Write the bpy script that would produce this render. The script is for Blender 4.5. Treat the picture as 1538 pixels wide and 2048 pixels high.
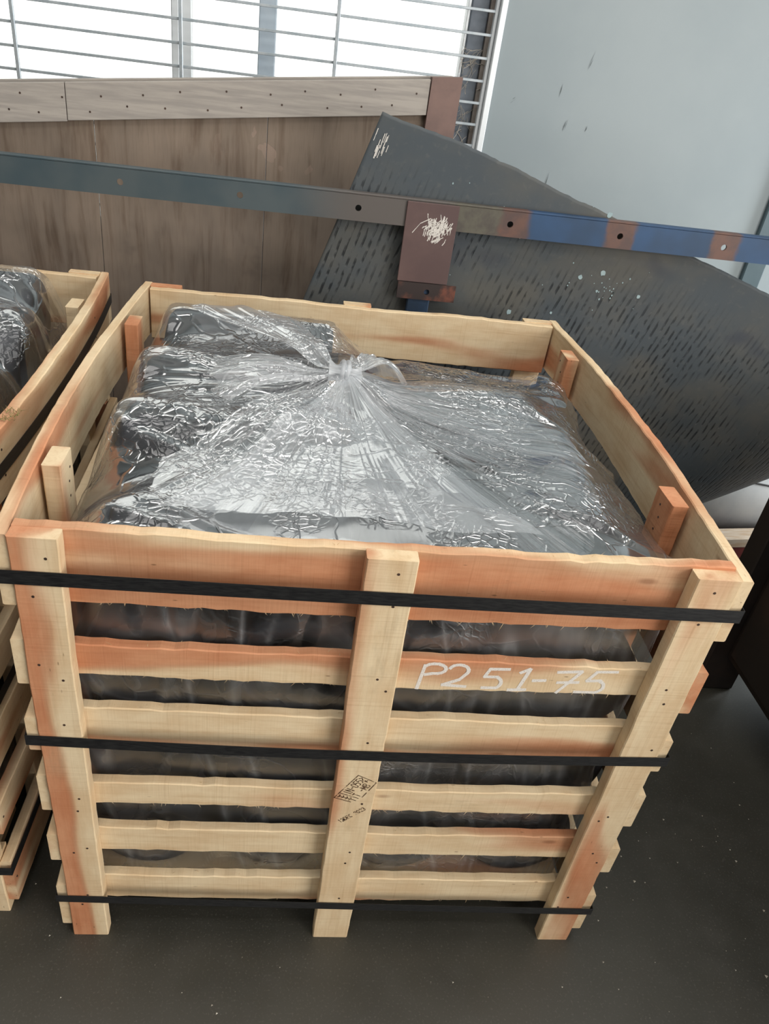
import bpy, bmesh, math, random
import numpy as np
from mathutils import Vector, Matrix

for o in list(bpy.data.objects):
    bpy.data.objects.remove(o)
sc = bpy.context.scene
COL = sc.collection

# ------------------------------------------------------------------ camera, world, lights, exposure
cam_d = bpy.data.cameras.new('camera')
cam = bpy.data.objects.new('camera', cam_d)
COL.objects.link(cam)
cam.location = (0.3484, -0.8209, 1.5500)
cam.rotation_euler = (0.9797, -0.1113, -0.0480)
cam_d.sensor_fit = 'AUTO'
cam_d.sensor_width = 36.0
cam_d.lens = 1533.61 * 36.0 / 2048.0
cam_d.shift_x = (769 - 717.78) / 2048.0
cam_d.shift_y = (1055.63 - 1024) / 2048.0
cam_d.clip_start = 0.02
sc.camera = cam

world = bpy.data.worlds.new('daylight')
sc.world = world
world.use_nodes = True
bg = world.node_tree.nodes['Background']
bg.inputs['Color'].default_value = (1.0, 0.985, 0.96, 1)
bg.inputs['Strength'].default_value = 1.75

def area(name, loc, target, sx, sy, power, color=(1, 1, 1)):
    d = bpy.data.lights.new(name, 'AREA')
    d.shape = 'RECTANGLE'
    d.size, d.size_y = sx, sy
    d.energy = power
    d.color = color
    o = bpy.data.objects.new(name, d)
    COL.objects.link(o)
    o.location = loc
    o.rotation_euler = (Vector(target) - Vector(loc)).to_track_quat('-Z', 'Y').to_euler()
    return o

# rooflights of the hall, daylight of the big door on the right and of the door beyond the cabinet
area('roof_light', (0.6, 0.2, 4.3), (0.6, 0.2, 0), 4.4, 1.6, 66, (1.0, 0.98, 0.95))
area('roof_light', (0.6, -2.2, 4.3), (0.6, -2.2, 0), 4.4, 1.6, 66, (1.0, 0.98, 0.95))
area('hall_door_daylight', (3.9, -3.0, 1.9), (0.6, 0.4, 0.7), 3.0, 3.0, 130, (1.0, 0.97, 0.93))
area('side_door_daylight', (3.9, 1.5, 1.0), (1.6, 0.7, 0.0), 0.8, 1.6, 60, (0.92, 0.97, 1.0))

sc.view_settings.view_transform = 'Standard'
sc.view_settings.look = 'None'
sc.view_settings.gamma = 1.0
sc.view_settings.use_curve_mapping = False
sc.view_settings.exposure = 0.3
try:
    sc.cycles.transparent_max_bounces = 24
    sc.cycles.max_bounces = 8
    sc.cycles.caustics_reflective = False
    sc.cycles.caustics_refractive = False
    sc.cycles.sample_clamp_indirect = 6.0
except Exception:
    pass

RNG = random.Random(7)
NR = np.random.RandomState(11)

# ------------------------------------------------------------------ helpers
def link_mesh(name, verts, faces, mat, parent=None, smooth=False, label=None):
    me = bpy.data.meshes.new(name)
    me.from_pydata([tuple(v) for v in verts], [], faces)
    me.update()
    if mat:
        me.materials.append(mat)
    if smooth:
        me.polygons.foreach_set('use_smooth', [True] * len(me.polygons))
    o = bpy.data.objects.new(name, me)
    COL.objects.link(o)
    if parent:
        o.parent = parent
    if label:
        o['label'] = label
    return o

def empty(name, loc=(0, 0, 0), rot=(0, 0, 0)):
    o = bpy.data.objects.new(name, None)
    o.empty_display_size = 0.1
    COL.objects.link(o)
    o.location = loc
    o.rotation_euler = rot
    return o

def tag(o, label, cat, group=None):
    o['label'] = label
    o['category'] = cat
    if group:
        o['group'] = group
    return o

def structure(o):
    o['kind'] = 'structure'
    return o

def bm_obj(name, bm, mat, parent=None, smooth=False):
    me = bpy.data.meshes.new(name)
    bm.to_mesh(me)
    bm.free()
    if mat:
        me.materials.append(mat)
    if smooth:
        me.polygons.foreach_set('use_smooth', [True] * len(me.polygons))
    o = bpy.data.objects.new(name, me)
    COL.objects.link(o)
    if parent:
        o.parent = parent
    return o

def box_bm(x0, x1, y0, y1, z0, z1, bev=0.0, bm=None):
    b = bmesh.new()
    bmesh.ops.create_cube(b, size=1)
    for v in b.verts:
        v.co = Vector(((x0 + x1) / 2 + v.co.x * (x1 - x0), (y0 + y1) / 2 + v.co.y * (y1 - y0), (z0 + z1) / 2 + v.co.z * (z1 - z0)))
    if bev > 0:
        bmesh.ops.bevel(b, geom=b.edges[:], offset=bev, segments=1, affect='EDGES')
    if bm is None:
        return b
    tmp = bpy.data.meshes.new('tmp')
    b.to_mesh(tmp)
    b.free()
    bm.from_mesh(tmp)
    bpy.data.meshes.remove(tmp)
    return bm

def box(name, x0, x1, y0, y1, z0, z1, mat, parent=None, bev=0.002):
    return bm_obj(name, box_bm(x0, x1, y0, y1, z0, z1, bev), mat, parent)

def tube_mesh(pts, r, n=8, closed=False):
    pts = [Vector(p) for p in pts]
    verts, faces = [], []
    for i, p in enumerate(pts):
        a = pts[max(i - 1, 0)]
        b = pts[min(i + 1, len(pts) - 1)]
        d = (b - a).normalized()
        u = d.cross(Vector((0, 0, 1)))
        if u.length < 1e-4:
            u = d.cross(Vector((1, 0, 0)))
        u.normalize()
        w = d.cross(u)
        for k in range(n):
            t = 2 * math.pi * k / n
            verts.append(p + u * (r * math.cos(t)) + w * (r * math.sin(t)))
    for i in range(len(pts) - 1):
        for k in range(n):
            faces.append((i * n + k, i * n + (k + 1) % n, (i + 1) * n + (k + 1) % n, (i + 1) * n + k))
    faces.append(tuple(range(n))[::-1])
    faces.append(tuple(range((len(pts) - 1) * n, len(pts) * n)))
    return verts, faces

def lathe_mesh(profile, n=40):
    """closed profile of (radius, axial) turned around local X"""
    verts, faces = [], []
    m = len(profile)
    for i in range(n):
        t = 2 * math.pi * i / n
        for r, x in profile:
            verts.append((x, r * math.cos(t), r * math.sin(t)))
    for i in range(n):
        j = (i + 1) % n
        for k in range(m):
            l = (k + 1) % m
            faces.append((i * m + k, i * m + l, j * m + l, j * m + k))
    return verts, faces

# 1-D / 2-D value noise for shaping
_T = NR.rand(4096)
def n1(x, seed=0):
    x = np.asarray(x, float)
    i = np.floor(x).astype(int)
    f = x - i
    f = f * f * (3 - 2 * f)
    a = _T[(i * 131 + seed * 977) % 4096]
    b = _T[((i + 1) * 131 + seed * 977) % 4096]
    return (a * (1 - f) + b * f) * 2 - 1
def n2(x, y, seed=0):
    x = np.asarray(x, float)
    y = np.asarray(y, float)
    i = np.floor(x).astype(int)
    j = np.floor(y).astype(int)
    f = x - i
    g = y - j
    f = f * f * (3 - 2 * f)
    g = g * g * (3 - 2 * g)
    h = lambda a, b: _T[(a * 131 + b * 1789 + seed * 977) % 4096]
    return ((h(i, j) * (1 - f) + h(i + 1, j) * f) * (1 - g) + (h(i, j + 1) * (1 - f) + h(i + 1, j + 1) * f) * g) * 2 - 1
def fbm2(x, y, seed=0, oct=4):
    s, a = 0, 1.0
    for k in range(oct):
        s = s + a * n2(np.asarray(x) * 2 ** k, np.asarray(y) * 2 ** k, seed + k * 7)
        a *= 0.5
    return s

# ------------------------------------------------------------------ materials
class NT:
    def __init__(self, name):
        self.m = bpy.data.materials.new(name)
        self.m.use_nodes = True
        self.t = self.m.node_tree
        self.t.nodes.clear()
        self.out = self.t.nodes.new('ShaderNodeOutputMaterial')
    def n(self, typ, **kw):
        nd = self.t.nodes.new(typ)
        for k, v in kw.items():
            setattr(nd, k, v)
        return nd
    def l(self, a, b):
        self.t.links.new(a, b)
    def val(self, sock, v):
        if hasattr(v, 'is_linked') or isinstance(v, bpy.types.NodeSocket):
            self.l(v, sock)
        else:
            sock.default_value = v
    def math(self, op, a, b=0.0, c=0.0, clamp=False):
        nd = self.n('ShaderNodeMath', operation=op)
        nd.use_clamp = clamp
        for s, v in zip(nd.inputs, (a, b, c)):
            self.val(s, v)
        return nd.outputs[0]
    def mix(self, f, a, b, mode='MIX'):
        nd = self.n('ShaderNodeMix', data_type='RGBA', blend_type=mode)
        self.val(nd.inputs[0], f)
        for s, v in ((nd.inputs[6], a), (nd.inputs[7], b)):
            if isinstance(v, tuple):
                s.default_value = v if len(v) == 4 else v + (1,)
            else:
                self.l(v, s)
        return nd.outputs[2]
    def noise(self, vec, scale=1.0, detail=2.0, rough=0.5, dist=0.0):
        nd = self.n('ShaderNodeTexNoise')
        if vec is not None:
            self.l(vec, nd.inputs['Vector'])
        nd.inputs['Scale'].default_value = scale
        nd.inputs['Detail'].default_value = detail
        nd.inputs['Roughness'].default_value = rough
        nd.inputs['Distortion'].default_value = dist
        return nd.outputs[0]
    def voro(self, vec, scale, feature='F1', out='Distance'):
        nd = self.n('ShaderNodeTexVoronoi', feature=feature)
        if vec is not None:
            self.l(vec, nd.inputs['Vector'])
        nd.inputs['Scale'].default_value = scale
        return nd.outputs[out]
    def mapping(self, vec, scale=(1, 1, 1), loc=(0, 0, 0), rot=(0, 0, 0)):
        nd = self.n('ShaderNodeMapping')
        self.l(vec, nd.inputs['Vector'])
        for k, v in (('Scale', scale), ('Location', loc), ('Rotation', rot)):
            if isinstance(v, tuple):
                nd.inputs[k].default_value = v
            else:
                self.l(v, nd.inputs[k])
        return nd.outputs[0]
    def obj_vec(self):
        return self.n('ShaderNodeTexCoord').outputs['Object']
    def sep(self, vec):
        nd = self.n('ShaderNodeSeparateXYZ')
        self.l(vec, nd.inputs[0])
        return nd.outputs
    def step(self, v, a, b):
        nd = self.n('ShaderNodeMapRange', interpolation_type='SMOOTHSTEP')
        self.val(nd.inputs[0], v)
        nd.inputs[1].default_value = a
        nd.inputs[2].default_value = b
        return nd.outputs[0]
    def attr(self, name, typ='OBJECT'):
        nd = self.n('ShaderNodeAttribute', attribute_type=typ, attribute_name=name)
        return nd
    def bump(self, h, strength=0.3, dist=0.01):
        nd = self.n('ShaderNodeBump')
        nd.inputs['Strength'].default_value = strength
        nd.inputs['Distance'].default_value = dist
        self.l(h, nd.inputs['Height'])
        return nd.outputs[0]
    def pbr(self, color, rough=0.6, metal=0.0, normal=None, spec=0.5):
        p = self.n('ShaderNodeBsdfPrincipled')
        if isinstance(color, tuple):
            p.inputs['Base Color'].default_value = color + (1,)
        else:
            self.l(color, p.inputs['Base Color'])
        self.val(p.inputs['Roughness'], rough)
        self.val(p.inputs['Metallic'], metal)
        p.inputs['Specular IOR Level'].default_value = spec
        if normal is not None:
            self.l(normal, p.inputs['Normal'])
        self.l(p.outputs[0], self.out.inputs[0])
        return p

def S(r, g, b):
    f = lambda c: (c / 255 / 12.92) if c / 255 <= 0.04045 else ((c / 255 + 0.055) / 1.055) ** 2.4
    return (f(r), f(g), f(b))

def mat_wood():
    k = NT('sawn_pallet_wood')
    ob = k.obj_vec()
    rnd = k.n('ShaderNodeObjectInfo').outputs['Random']
    off = k.n('ShaderNodeCombineXYZ')
    k.l(k.math('MULTIPLY', rnd, 37.0), off.inputs[0])
    k.l(k.math('MULTIPLY', rnd, 91.0), off.inputs[1])
    k.l(k.math('MULTIPLY', rnd, 53.0), off.inputs[2])
    va = k.n('ShaderNodeVectorMath', operation='ADD')
    k.l(ob, va.inputs[0])
    k.l(off.outputs[0], va.inputs[1])
    v = va.outputs[0]
    xyz = k.sep(ob)
    # heartwood zone, along the grain
    zone = k.noise(k.mapping(v, (2.0, 11.0, 11.0)), 1.0, 1.5, 0.45, 0.25)
    lat = k.math('MULTIPLY', xyz[1], k.attr('slope').outputs['Fac'])
    lat = k.math('ADD', lat, k.math('MULTIPLY', xyz[0], k.attr('along').outputs['Fac']))
    zz = k.math('ADD', k.math('ADD', zone, k.attr('heart').outputs['Fac']), lat)
    heart = k.step(zz, 0.44, 0.66)
    grain = k.noise(k.mapping(v, (4.0, 110.0, 110.0)), 1.0, 5.0, 0.6, 0.6)
    saw = k.noise(k.mapping(v, (260.0, 6.0, 6.0)), 1.0, 3.0, 0.6)
    blot = k.noise(k.mapping(v, (9.0, 22.0, 22.0)), 1.0, 4.0, 0.6)
    pale = k.mix(k.step(blot, 0.3, 0.72), S(228, 206, 170), S(214, 185, 146))
    hw = k.mix(k.step(blot, 0.3, 0.7), S(208, 150, 112), S(192, 128, 91))
    col = k.mix(heart, pale, hw)
    # darker rim of the heartwood
    rim = k.math('MULTIPLY', k.step(zz, 0.50, 0.57), k.math('SUBTRACT', 1.0, k.step(zz, 0.58, 0.68)))
    col = k.mix(k.math('MULTIPLY', rim, 0.22), col, S(160, 96, 60))
    col = k.mix(k.math('MULTIPLY', k.step(grain, 0.42, 0.85), 0.42), col, k.mix(1.0, col, S(212, 192, 170), 'MULTIPLY'))
    col = k.mix(k.math('MULTIPLY', k.step(saw, 0.52, 0.8), 0.22), col, k.mix(1.0, col, S(190, 165, 135), 'MULTIPLY'))
    # knots and dark flecks
    kd = k.voro(k.mapping(v, (4.0, 11.0, 11.0)), 1.0)
    kn = k.math('SUBTRACT', 1.0, k.step(kd, 0.02, 0.085))
    col = k.mix(k.math('MULTIPLY', kn, 0.55), col, S(120, 70, 42))
    fd = k.voro(k.mapping(v, (22.0, 75.0, 75.0)), 1.0)
    fl = k.math('MULTIPLY', k.math('SUBTRACT', 1.0, k.step(fd, 0.04, 0.12)), k.step(k.noise(v, 6.0, 2.0), 0.52, 0.62))
    col = k.mix(k.math('MULTIPLY', fl, 0.7), col, S(105, 72, 48))
    mould = k.math('MULTIPLY', k.step(k.noise(k.mapping(v, (3.0, 9.0, 9.0)), 1.3, 5.0, 0.7), 0.60, 0.78), 0.35)
    col = k.mix(mould, col, S(150, 132, 104))
    h = k.math('ADD', k.math('MULTIPLY', grain, 0.6), k.math('MULTIPLY', saw, 0.8))
    k.pbr(col, 0.72, 0.0, k.bump(h, 0.35, 0.0015), 0.3)
    return k.m

def mat_plain(name, c1, c2, scale=8.0, rough=0.6, metal=0.0, bump=0.2, bdist=0.002, spec=0.5, lo=0.35, hi=0.65, stretch=(1, 1, 1), detail=5.0):
    k = NT(name)
    v = k.mapping(k.obj_vec(), stretch)
    a = k.noise(v, scale, detail, 0.6)
    col = k.mix(k.step(a, lo, hi), c1, c2)
    k.pbr(col, rough, metal, k.bump(a, bump, bdist), spec)
    return k.m

def mat_floor():
    k = NT('dark_coated_concrete')
    v = k.obj_vec()
    a = k.noise(v, 1.6, 4.0, 0.55)
    b = k.noise(v, 14.0, 5.0, 0.65)
    c = k.noise(v, 220.0, 2.0, 0.5)
    col = k.mix(k.step(a, 0.35, 0.65), S(46, 45, 39), S(58, 56, 49))
    col = k.mix(k.math('MULTIPLY', k.step(b, 0.5, 0.75), 0.35), col, S(60, 58, 52))
    col = k.mix(k.math('MULTIPLY', k.step(c, 0.55, 0.8), 0.25), col, S(116, 112, 104))
    sp = k.math('SUBTRACT', 1.0, k.step(k.voro(v, 55.0), 0.03, 0.06))
    sp = k.math('MULTIPLY', sp, k.step(k.noise(v, 9.0, 2.0), 0.55, 0.65))
    col = k.mix(k.math('MULTIPLY', sp, 0.6), col, S(160, 155, 140))
    k.pbr(col, k.math('MULTIPLY_ADD', b, 0.25, 0.26), 0.0, k.bump(b, 0.06, 0.004), 0.5)
    return k.m

def mat_rubber(name='black_rubber', c=(0.012, 0.013, 0.016)):
    k = NT(name)
    v = k.obj_vec()
    a = k.noise(v, 9.0, 4.0, 0.6)
    col = k.mix(k.step(a, 0.4, 0.75), c, tuple(min(1, x * 2.3) for x in c))
    k.pbr(col, k.math('MULTIPLY_ADD', a, 0.25, 0.42), 0.0, k.bump(a, 0.15, 0.004), 0.3)
    return k.m

def mat_film():
    k = NT('clear_polythene_film')
    v = k.obj_vec()
    w = k.noise(v, 7.0, 2.0, 0.5)
    wv = k.n('ShaderNodeVectorMath', operation='MULTIPLY_ADD')
    cx = k.n('ShaderNodeTexNoise')
    cx.inputs['Scale'].default_value = 10.0
    k.l(v, cx.inputs['Vector'])
    k.l(cx.outputs['Color'], wv.inputs[0])
    wv.inputs[1].default_value = (0.09, 0.09, 0.09)
    k.l(v, wv.inputs[2])
    vv = wv.outputs[0]
    c1 = k.voro(vv, 9.0, 'DISTANCE_TO_EDGE')
    c2 = k.voro(vv, 62.0, 'DISTANCE_TO_EDGE')
    c3 = k.noise(vv, 95.0, 2.0, 0.5, 1.2)
    r1 = k.math('SUBTRACT', 1.0, k.step(c1, 0.0, 0.035))
    r2 = k.math('SUBTRACT', 1.0, k.step(c2, 0.0, 0.16))
    crum = k.step(k.noise(v, 6.5, 2.0, 0.5), 0.43, 0.58)
    h = k.math('ADD', k.math('MULTIPLY', r1, 0.5), k.math('MULTIPLY', k.math('MULTIPLY', r2, 0.6), crum))
    h = k.math('ADD', h, k.math('MULTIPLY', k.math('MULTIPLY', c3, 0.18), crum))
    crs = k.attr('crease', 'GEOMETRY').outputs['Fac']
    nrm = k.bump(k.math('MULTIPLY', h, crs), 0.75, 0.0024)
    haze = k.attr('haze', 'GEOMETRY').outputs['Fac']
    lw = k.n('ShaderNodeLayerWeight')
    lw.inputs['Blend'].default_value = 0.32
    # light taken by the film itself: more where it is thick, folded or seen along its surface
    milk = k.math('ADD', haze, k.math('MULTIPLY', k.math('MULTIPLY', lw.outputs['Facing'], 0.07), k.math('POWER', crs, 2.0)))
    milk = k.math('ADD', milk, k.math('MULTIPLY', r1, 0.025))
    milk = k.math('MULTIPLY', milk, k.math('MULTIPLY_ADD', w, 0.9, 0.55), clamp=True)
    dif = k.n('ShaderNodeBsdfDiffuse')
    dif.inputs['Color'].default_value = (0.86, 0.88, 0.90, 1)
    trl = k.n('ShaderNodeBsdfTranslucent')
    trl.inputs['Color'].default_value = (0.86, 0.88, 0.90, 1)
    md = k.n('ShaderNodeMixShader')
    md.inputs[0].default_value = 0.4
    k.l(dif.outputs[0], md.inputs[1])
    k.l(trl.outputs[0], md.inputs[2])
    tr = k.n('ShaderNodeBsdfTransparent')
    tr.inputs['Color'].default_value = (0.97, 0.975, 0.98, 1)
    m1 = k.n('ShaderNodeMixShader')
    k.l(milk, m1.inputs[0])
    k.l(tr.outputs[0], m1.inputs[1])
    k.l(md.outputs[0], m1.inputs[2])
    gl = k.n('ShaderNodeBsdfGlossy')
    k.l(k.math('MULTIPLY_ADD', k.step(crs, 0.38, 0.44), -0.31, 0.42), gl.inputs['Roughness'])
    gl.inputs['Color'].default_value = (1, 1, 1, 1)
    k.l(nrm, gl.inputs['Normal'])
    fr = k.n('ShaderNodeFresnel')
    fr.inputs['IOR'].default_value = 1.5
    m2 = k.n('ShaderNodeMixShader')
    k.l(k.math('MULTIPLY', k.math('MINIMUM', k.math('MULTIPLY_ADD', fr.outputs[0], 0.6, 0.012), 0.45), k.math('MULTIPLY_ADD', crs, 0.75, 0.25)), m2.inputs[0])
    k.l(m1.outputs[0], m2.inputs[1])
    k.l(gl.outputs[0], m2.inputs[2])
    k.l(m2.outputs[0], k.out.inputs[0])
    return k.m

def mat_belt():
    k = NT('ridged_rubber_belting')
    uv = k.n('ShaderNodeUVMap')
    uv.uv_map = 'UVMap'
    u = uv.outputs[0]
    wob = k.noise(k.mapping(u, (14.0, 9.0, 1.0)), 1.0, 2.0)
    xyz = k.sep(u)
    ph = k.math('ADD', k.math('MULTIPLY', xyz[0], 2 * math.pi / 0.0185), k.math('MULTIPLY', wob, 3.0))
    s = k.math('MULTIPLY_ADD', k.math('SINE', ph), 0.5, 0.5)
    brk = k.noise(k.mapping(u, (54.0, 26.0, 1.0)), 1.0, 2.0, 0.5)
    worn = k.step(k.noise(k.mapping(u, (3.4, 4.2, 1.0)), 1.0, 3.0, 0.6), 0.36, 0.56)
    edge = k.step(xyz[1], 0.05, 0.22)
    h = k.math('SUBTRACT', 1.0, k.math('MULTIPLY', k.math('MULTIPLY', k.step(s, 0.62, 0.95), k.step(brk, 0.40, 0.60)), k.math('MULTIPLY', worn, edge)))
    fine = k.noise(k.mapping(u, (60.0, 60.0, 1.0)), 1.0, 4.0)
    big = k.noise(k.mapping(u, (2.2, 2.6, 1.0)), 1.0, 4.0, 0.6)
    col = k.mix(k.step(big, 0.38, 0.66), S(70, 77, 82), S(92, 90, 84))
    col = k.mix(h, k.mix(1.0, col, S(128, 132, 138), 'MULTIPLY'), col)
    col = k.mix(k.math('MULTIPLY', k.step(fine, 0.55, 0.75), 0.25), col, S(104, 104, 100))
    blue = k.step(k.noise(k.mapping(u, (2.0, 3.0, 1.0), (4.1, 2.0, 0)), 1.0, 3.0, 0.6), 0.60, 0.70)
    col = k.mix(k.math('MULTIPLY', blue, 0.6), col, S(48, 54, 68))
    hh = k.math('ADD', h, k.math('MULTIPLY', fine, 0.12))
    k.pbr(col, 0.62, 0.0, k.bump(hh, 0.8, 0.0022), 0.4)
    return k.m

def mat_plywood():
    k = NT('weathered_plywood')
    v = k.obj_vec()
    g = k.noise(k.mapping(v, (28.0, 28.0, 3.0)), 1.0, 5.0, 0.6, 0.4)
    big = k.noise(k.mapping(v, (3.0, 3.0, 2.0)), 1.0, 4.0, 0.6)
    fine = k.noise(k.mapping(v, (240.0, 240.0, 12.0)), 1.0, 3.0)
    col = k.mix(k.step(big, 0.3, 0.7), S(110, 99, 89), S(142, 126, 111))
    col = k.mix(k.step(g, 0.45, 0.75), col, k.mix(1.0, col, S(200, 190, 182), 'MULTIPLY'))
    col = k.mix(k.math('MULTIPLY', k.step(fine, 0.5, 0.75), 0.3), col, S(110, 96, 86))
    xyz = k.sep(v)
    # veneer flaked off just under the rail
    top = k.math('MULTIPLY', k.step(xyz[2], 1.12, 1.26), k.step(xyz[0], 0.45, 0.75))
    fl = k.math('MULTIPLY', k.step(k.noise(k.mapping(v, (13.0, 13.0, 9.0)), 1.0, 3.0, 0.5, 0.6), 0.60, 0.62), top)
    col = k.mix(k.math('MULTIPLY', fl, 0.8), col, S(160, 138, 124))
    st = k.step(k.noise(k.mapping(v, (4.0, 4.0, 5.0), (3, 0, 1)), 1.0, 4.0, 0.65), 0.60, 0.75)
    col = k.mix(k.math('MULTIPLY', st, 0.5), col, S(84, 74, 68))
    k.pbr(col, 0.75, 0.0, k.bump(k.math('ADD', g, k.math('MULTIPLY', fl, -0.4)), 0.25, 0.003), 0.25)
    return k.m

def mat_bar():
    """blue steel flat, bare grey to the left, rusty round the bolt holes and by the welded plate"""
    k = NT('worn_blue_painted_steel')
    v = k.obj_vec()
    xyz = k.sep(v)
    a = k.noise(v, 26.0, 4.0, 0.6)
    b = k.noise(v, 5.0, 3.0, 0.6)
    wx = k.math('ADD', xyz[0], k.math('MULTIPLY_ADD', a, 0.03, -0.015))
    grey = k.mix(k.step(b, 0.35, 0.65), S(70, 84, 90), S(84, 94, 97))
    blue = k.mix(k.step(b, 0.35, 0.65), S(46, 68, 94), S(50, 80, 116))
    rust = k.mix(k.step(a, 0.35, 0.65), S(90, 72, 68), S(108, 80, 70))
    olive = k.mix(k.step(a, 0.35, 0.65), S(98, 94, 82), S(84, 78, 72))
    col = k.mix(k.step(wx, 0.28, 0.50), grey, S(98, 92, 88))
    col = k.mix(k.step(wx, 0.70, 0.74), col, olive)
    col = k.mix(k.step(wx, 0.84, 0.86), col, rust)
    col = k.mix(k.step(wx, 0.915, 0.935), col, blue)
    for hx in (1.168, 1.451, 1.735):
        d = k.math('ABSOLUTE', k.math('SUBTRACT', wx, hx))
        col = k.mix(k.math('SUBTRACT', 1.0, k.step(d, 0.030, 0.046)), col, rust)
    k.pbr(col, 0.5, 0.2, k.bump(a, 0.12, 0.002), 0.5)
    return k.m

M = {}
M['wood'] = mat_wood()
M['floor'] = mat_floor()
M['rubber'] = mat_rubber()
M['film'] = mat_film()
M['belt'] = mat_belt()
M['ply'] = mat_plywood()
M['bar'] = mat_bar()
M['rail'] = mat_plain('grey_weathered_timber', S(150, 143, 136), S(168, 160, 151), 4.0, 0.75, 0, 0.25, 0.002, 0.3, stretch=(1.5, 20, 20))
M['batten'] = mat_plain('rust_stained_batten', S(112, 92, 86), S(128, 104, 96), 9.0, 0.7, 0, 0.15, 0.002, 0.3)
M['primer'] = mat_plain('red_oxide_primer', S(92, 72, 70), S(104, 82, 78), 7.0, 0.6, 0.1, 0.08, 0.001)
M['rust'] = mat_plain('dark_rusty_steel', S(58, 48, 46), S(128, 78, 62), 14.0, 0.65, 0.2, 0.3, 0.002, lo=0.5, hi=0.72)
M['bluepost'] = mat_plain('blue_painted_steel', S(46, 62, 82), S(58, 82, 112), 10.0, 0.5, 0.1, 0.1, 0.001)
M['wall'] = mat_plain('grey_sandwich_panel', S(140, 150, 153), S(148, 157, 159), 1.2, 0.45, 0.0, 0.02, 0.001)
M['wall_dark'] = mat_plain('slate_blue_steel_column', S(70, 88, 94), S(82, 98, 104), 4.0, 0.5, 0.0, 0.05, 0.001)
M['hall'] = mat_plain('hall_cladding', S(188, 190, 188), S(198, 199, 196), 1.0, 0.7, 0.0, 0.02, 0.001)
M['white'] = mat_plain('white_aluminium', S(236, 240, 242), S(242, 245, 246), 6.0, 0.35, 0.1, 0.03, 0.001)
M['grille'] = mat_plain('galvanised_steel', S(176, 186, 192), S(196, 202, 206), 30.0, 0.4, 0.4, 0.08, 0.001)  # bars lightened: bloom of the bright window put into their colour
M['frame_dark'] = mat_plain('dark_grey_window_frame', S(104, 112, 122), S(124, 130, 138), 12.0, 0.5, 0.0, 0.1, 0.001)
M['frame_glare'] = mat_plain('glare_paled_mullion', S(176, 190, 202), S(186, 198, 208), 12.0, 0.5, 0.0, 0.1, 0.001)  # window glare put into the mullion colour, paler than the dark frame
M['frame_brown'] = mat_plain('dusty_brown_reveal', S(142, 132, 124), S(160, 150, 142), 12.0, 0.7, 0.0, 0.1, 0.001)
M['strap'] = mat_plain('black_plastic_strapping', S(22, 22, 24), S(38, 38, 38), 60.0, 0.38, 0.0, 0.25, 0.001, stretch=(1, 1, 6))
M['cabinet'] = mat_plain('dark_brown_steel', S(30, 25, 23), S(48, 36, 30), 5.0, 0.55, 0.1, 0.15, 0.002, lo=0.45, hi=0.75)
M['roll'] = mat_plain('white_woven_wrap', S(196, 202, 206), S(212, 216, 218), 9.0, 0.55, 0.0, 0.15, 0.003)
M['red'] = mat_plain('dull_red_paint', S(112, 44, 44), S(130, 54, 50), 8.0, 0.55)
M['cable'] = mat_plain('black_cable_sheath', S(30, 30, 32), S(44, 44, 46), 20.0, 0.5)
M['palewood'] = mat_plain('pale_offcut_wood', S(200, 186, 168), S(184, 160, 134), 6.0, 0.75, 0, 0.2, 0.002, 0.3, stretch=(2, 16, 16))
M['nail'] = mat_plain('nail_steel', S(56, 44, 38), S(84, 62, 50), 60.0, 0.6, 0.3)
M['cobweb'] = mat_plain('dusty_cobweb', S(190, 182, 170), S(168, 158, 146), 60.0, 0.9)
M['fibre'] = mat_plain('wood_fibre', S(226, 206, 168), S(206, 170, 126), 60.0, 0.8)
M['dust'] = mat_plain('pale_debris', S(196, 190, 176), S(150, 142, 128), 60.0, 0.8)
M['paint_spot'] = mat_plain('pale_teal_paint', S(150, 172, 176), S(164, 184, 186), 60.0, 0.6)
M['moss'] = mat_plain('yellow_green_straw', S(140, 132, 78), S(112, 110, 66), 60.0, 0.9)

def mat_chalk():
    k = NT('white_chalk')
    a = k.noise(k.obj_vec(), 900.0, 3.0, 0.7)
    d = k.n('ShaderNodeBsdfDiffuse')
    d.inputs['Color'].default_value = S(236, 230, 222) + (1,)
    t = k.n('ShaderNodeBsdfTransparent')
    m = k.n('ShaderNodeMixShader')
    k.l(k.math('MULTIPLY', k.step(a, 0.25, 0.48), 0.9), m.inputs[0])
    k.l(t.outputs[0], m.inputs[1])
    k.l(d.outputs[0], m.inputs[2])
    k.l(m.outputs[0], k.out.inputs[0])
    return k.m
M['chalk'] = mat_chalk()

def mat_ink():
    k = NT('burnt_brown_stamp_ink')
    a = k.noise(k.obj_vec(), 160.0, 3.0, 0.7)
    d = k.n('ShaderNodeBsdfDiffuse')
    d.inputs['Color'].default_value = S(74, 52, 38) + (1,)
    t = k.n('ShaderNodeBsdfTransparent')
    m = k.n('ShaderNodeMixShader')
    k.l(k.step(a, 0.34, 0.46), m.inputs[0])
    k.l(t.outputs[0], m.inputs[1])
    k.l(d.outputs[0], m.inputs[2])
    k.l(m.outputs[0], k.out.inputs[0])
    return k.m
M['ink'] = mat_ink()

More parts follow.
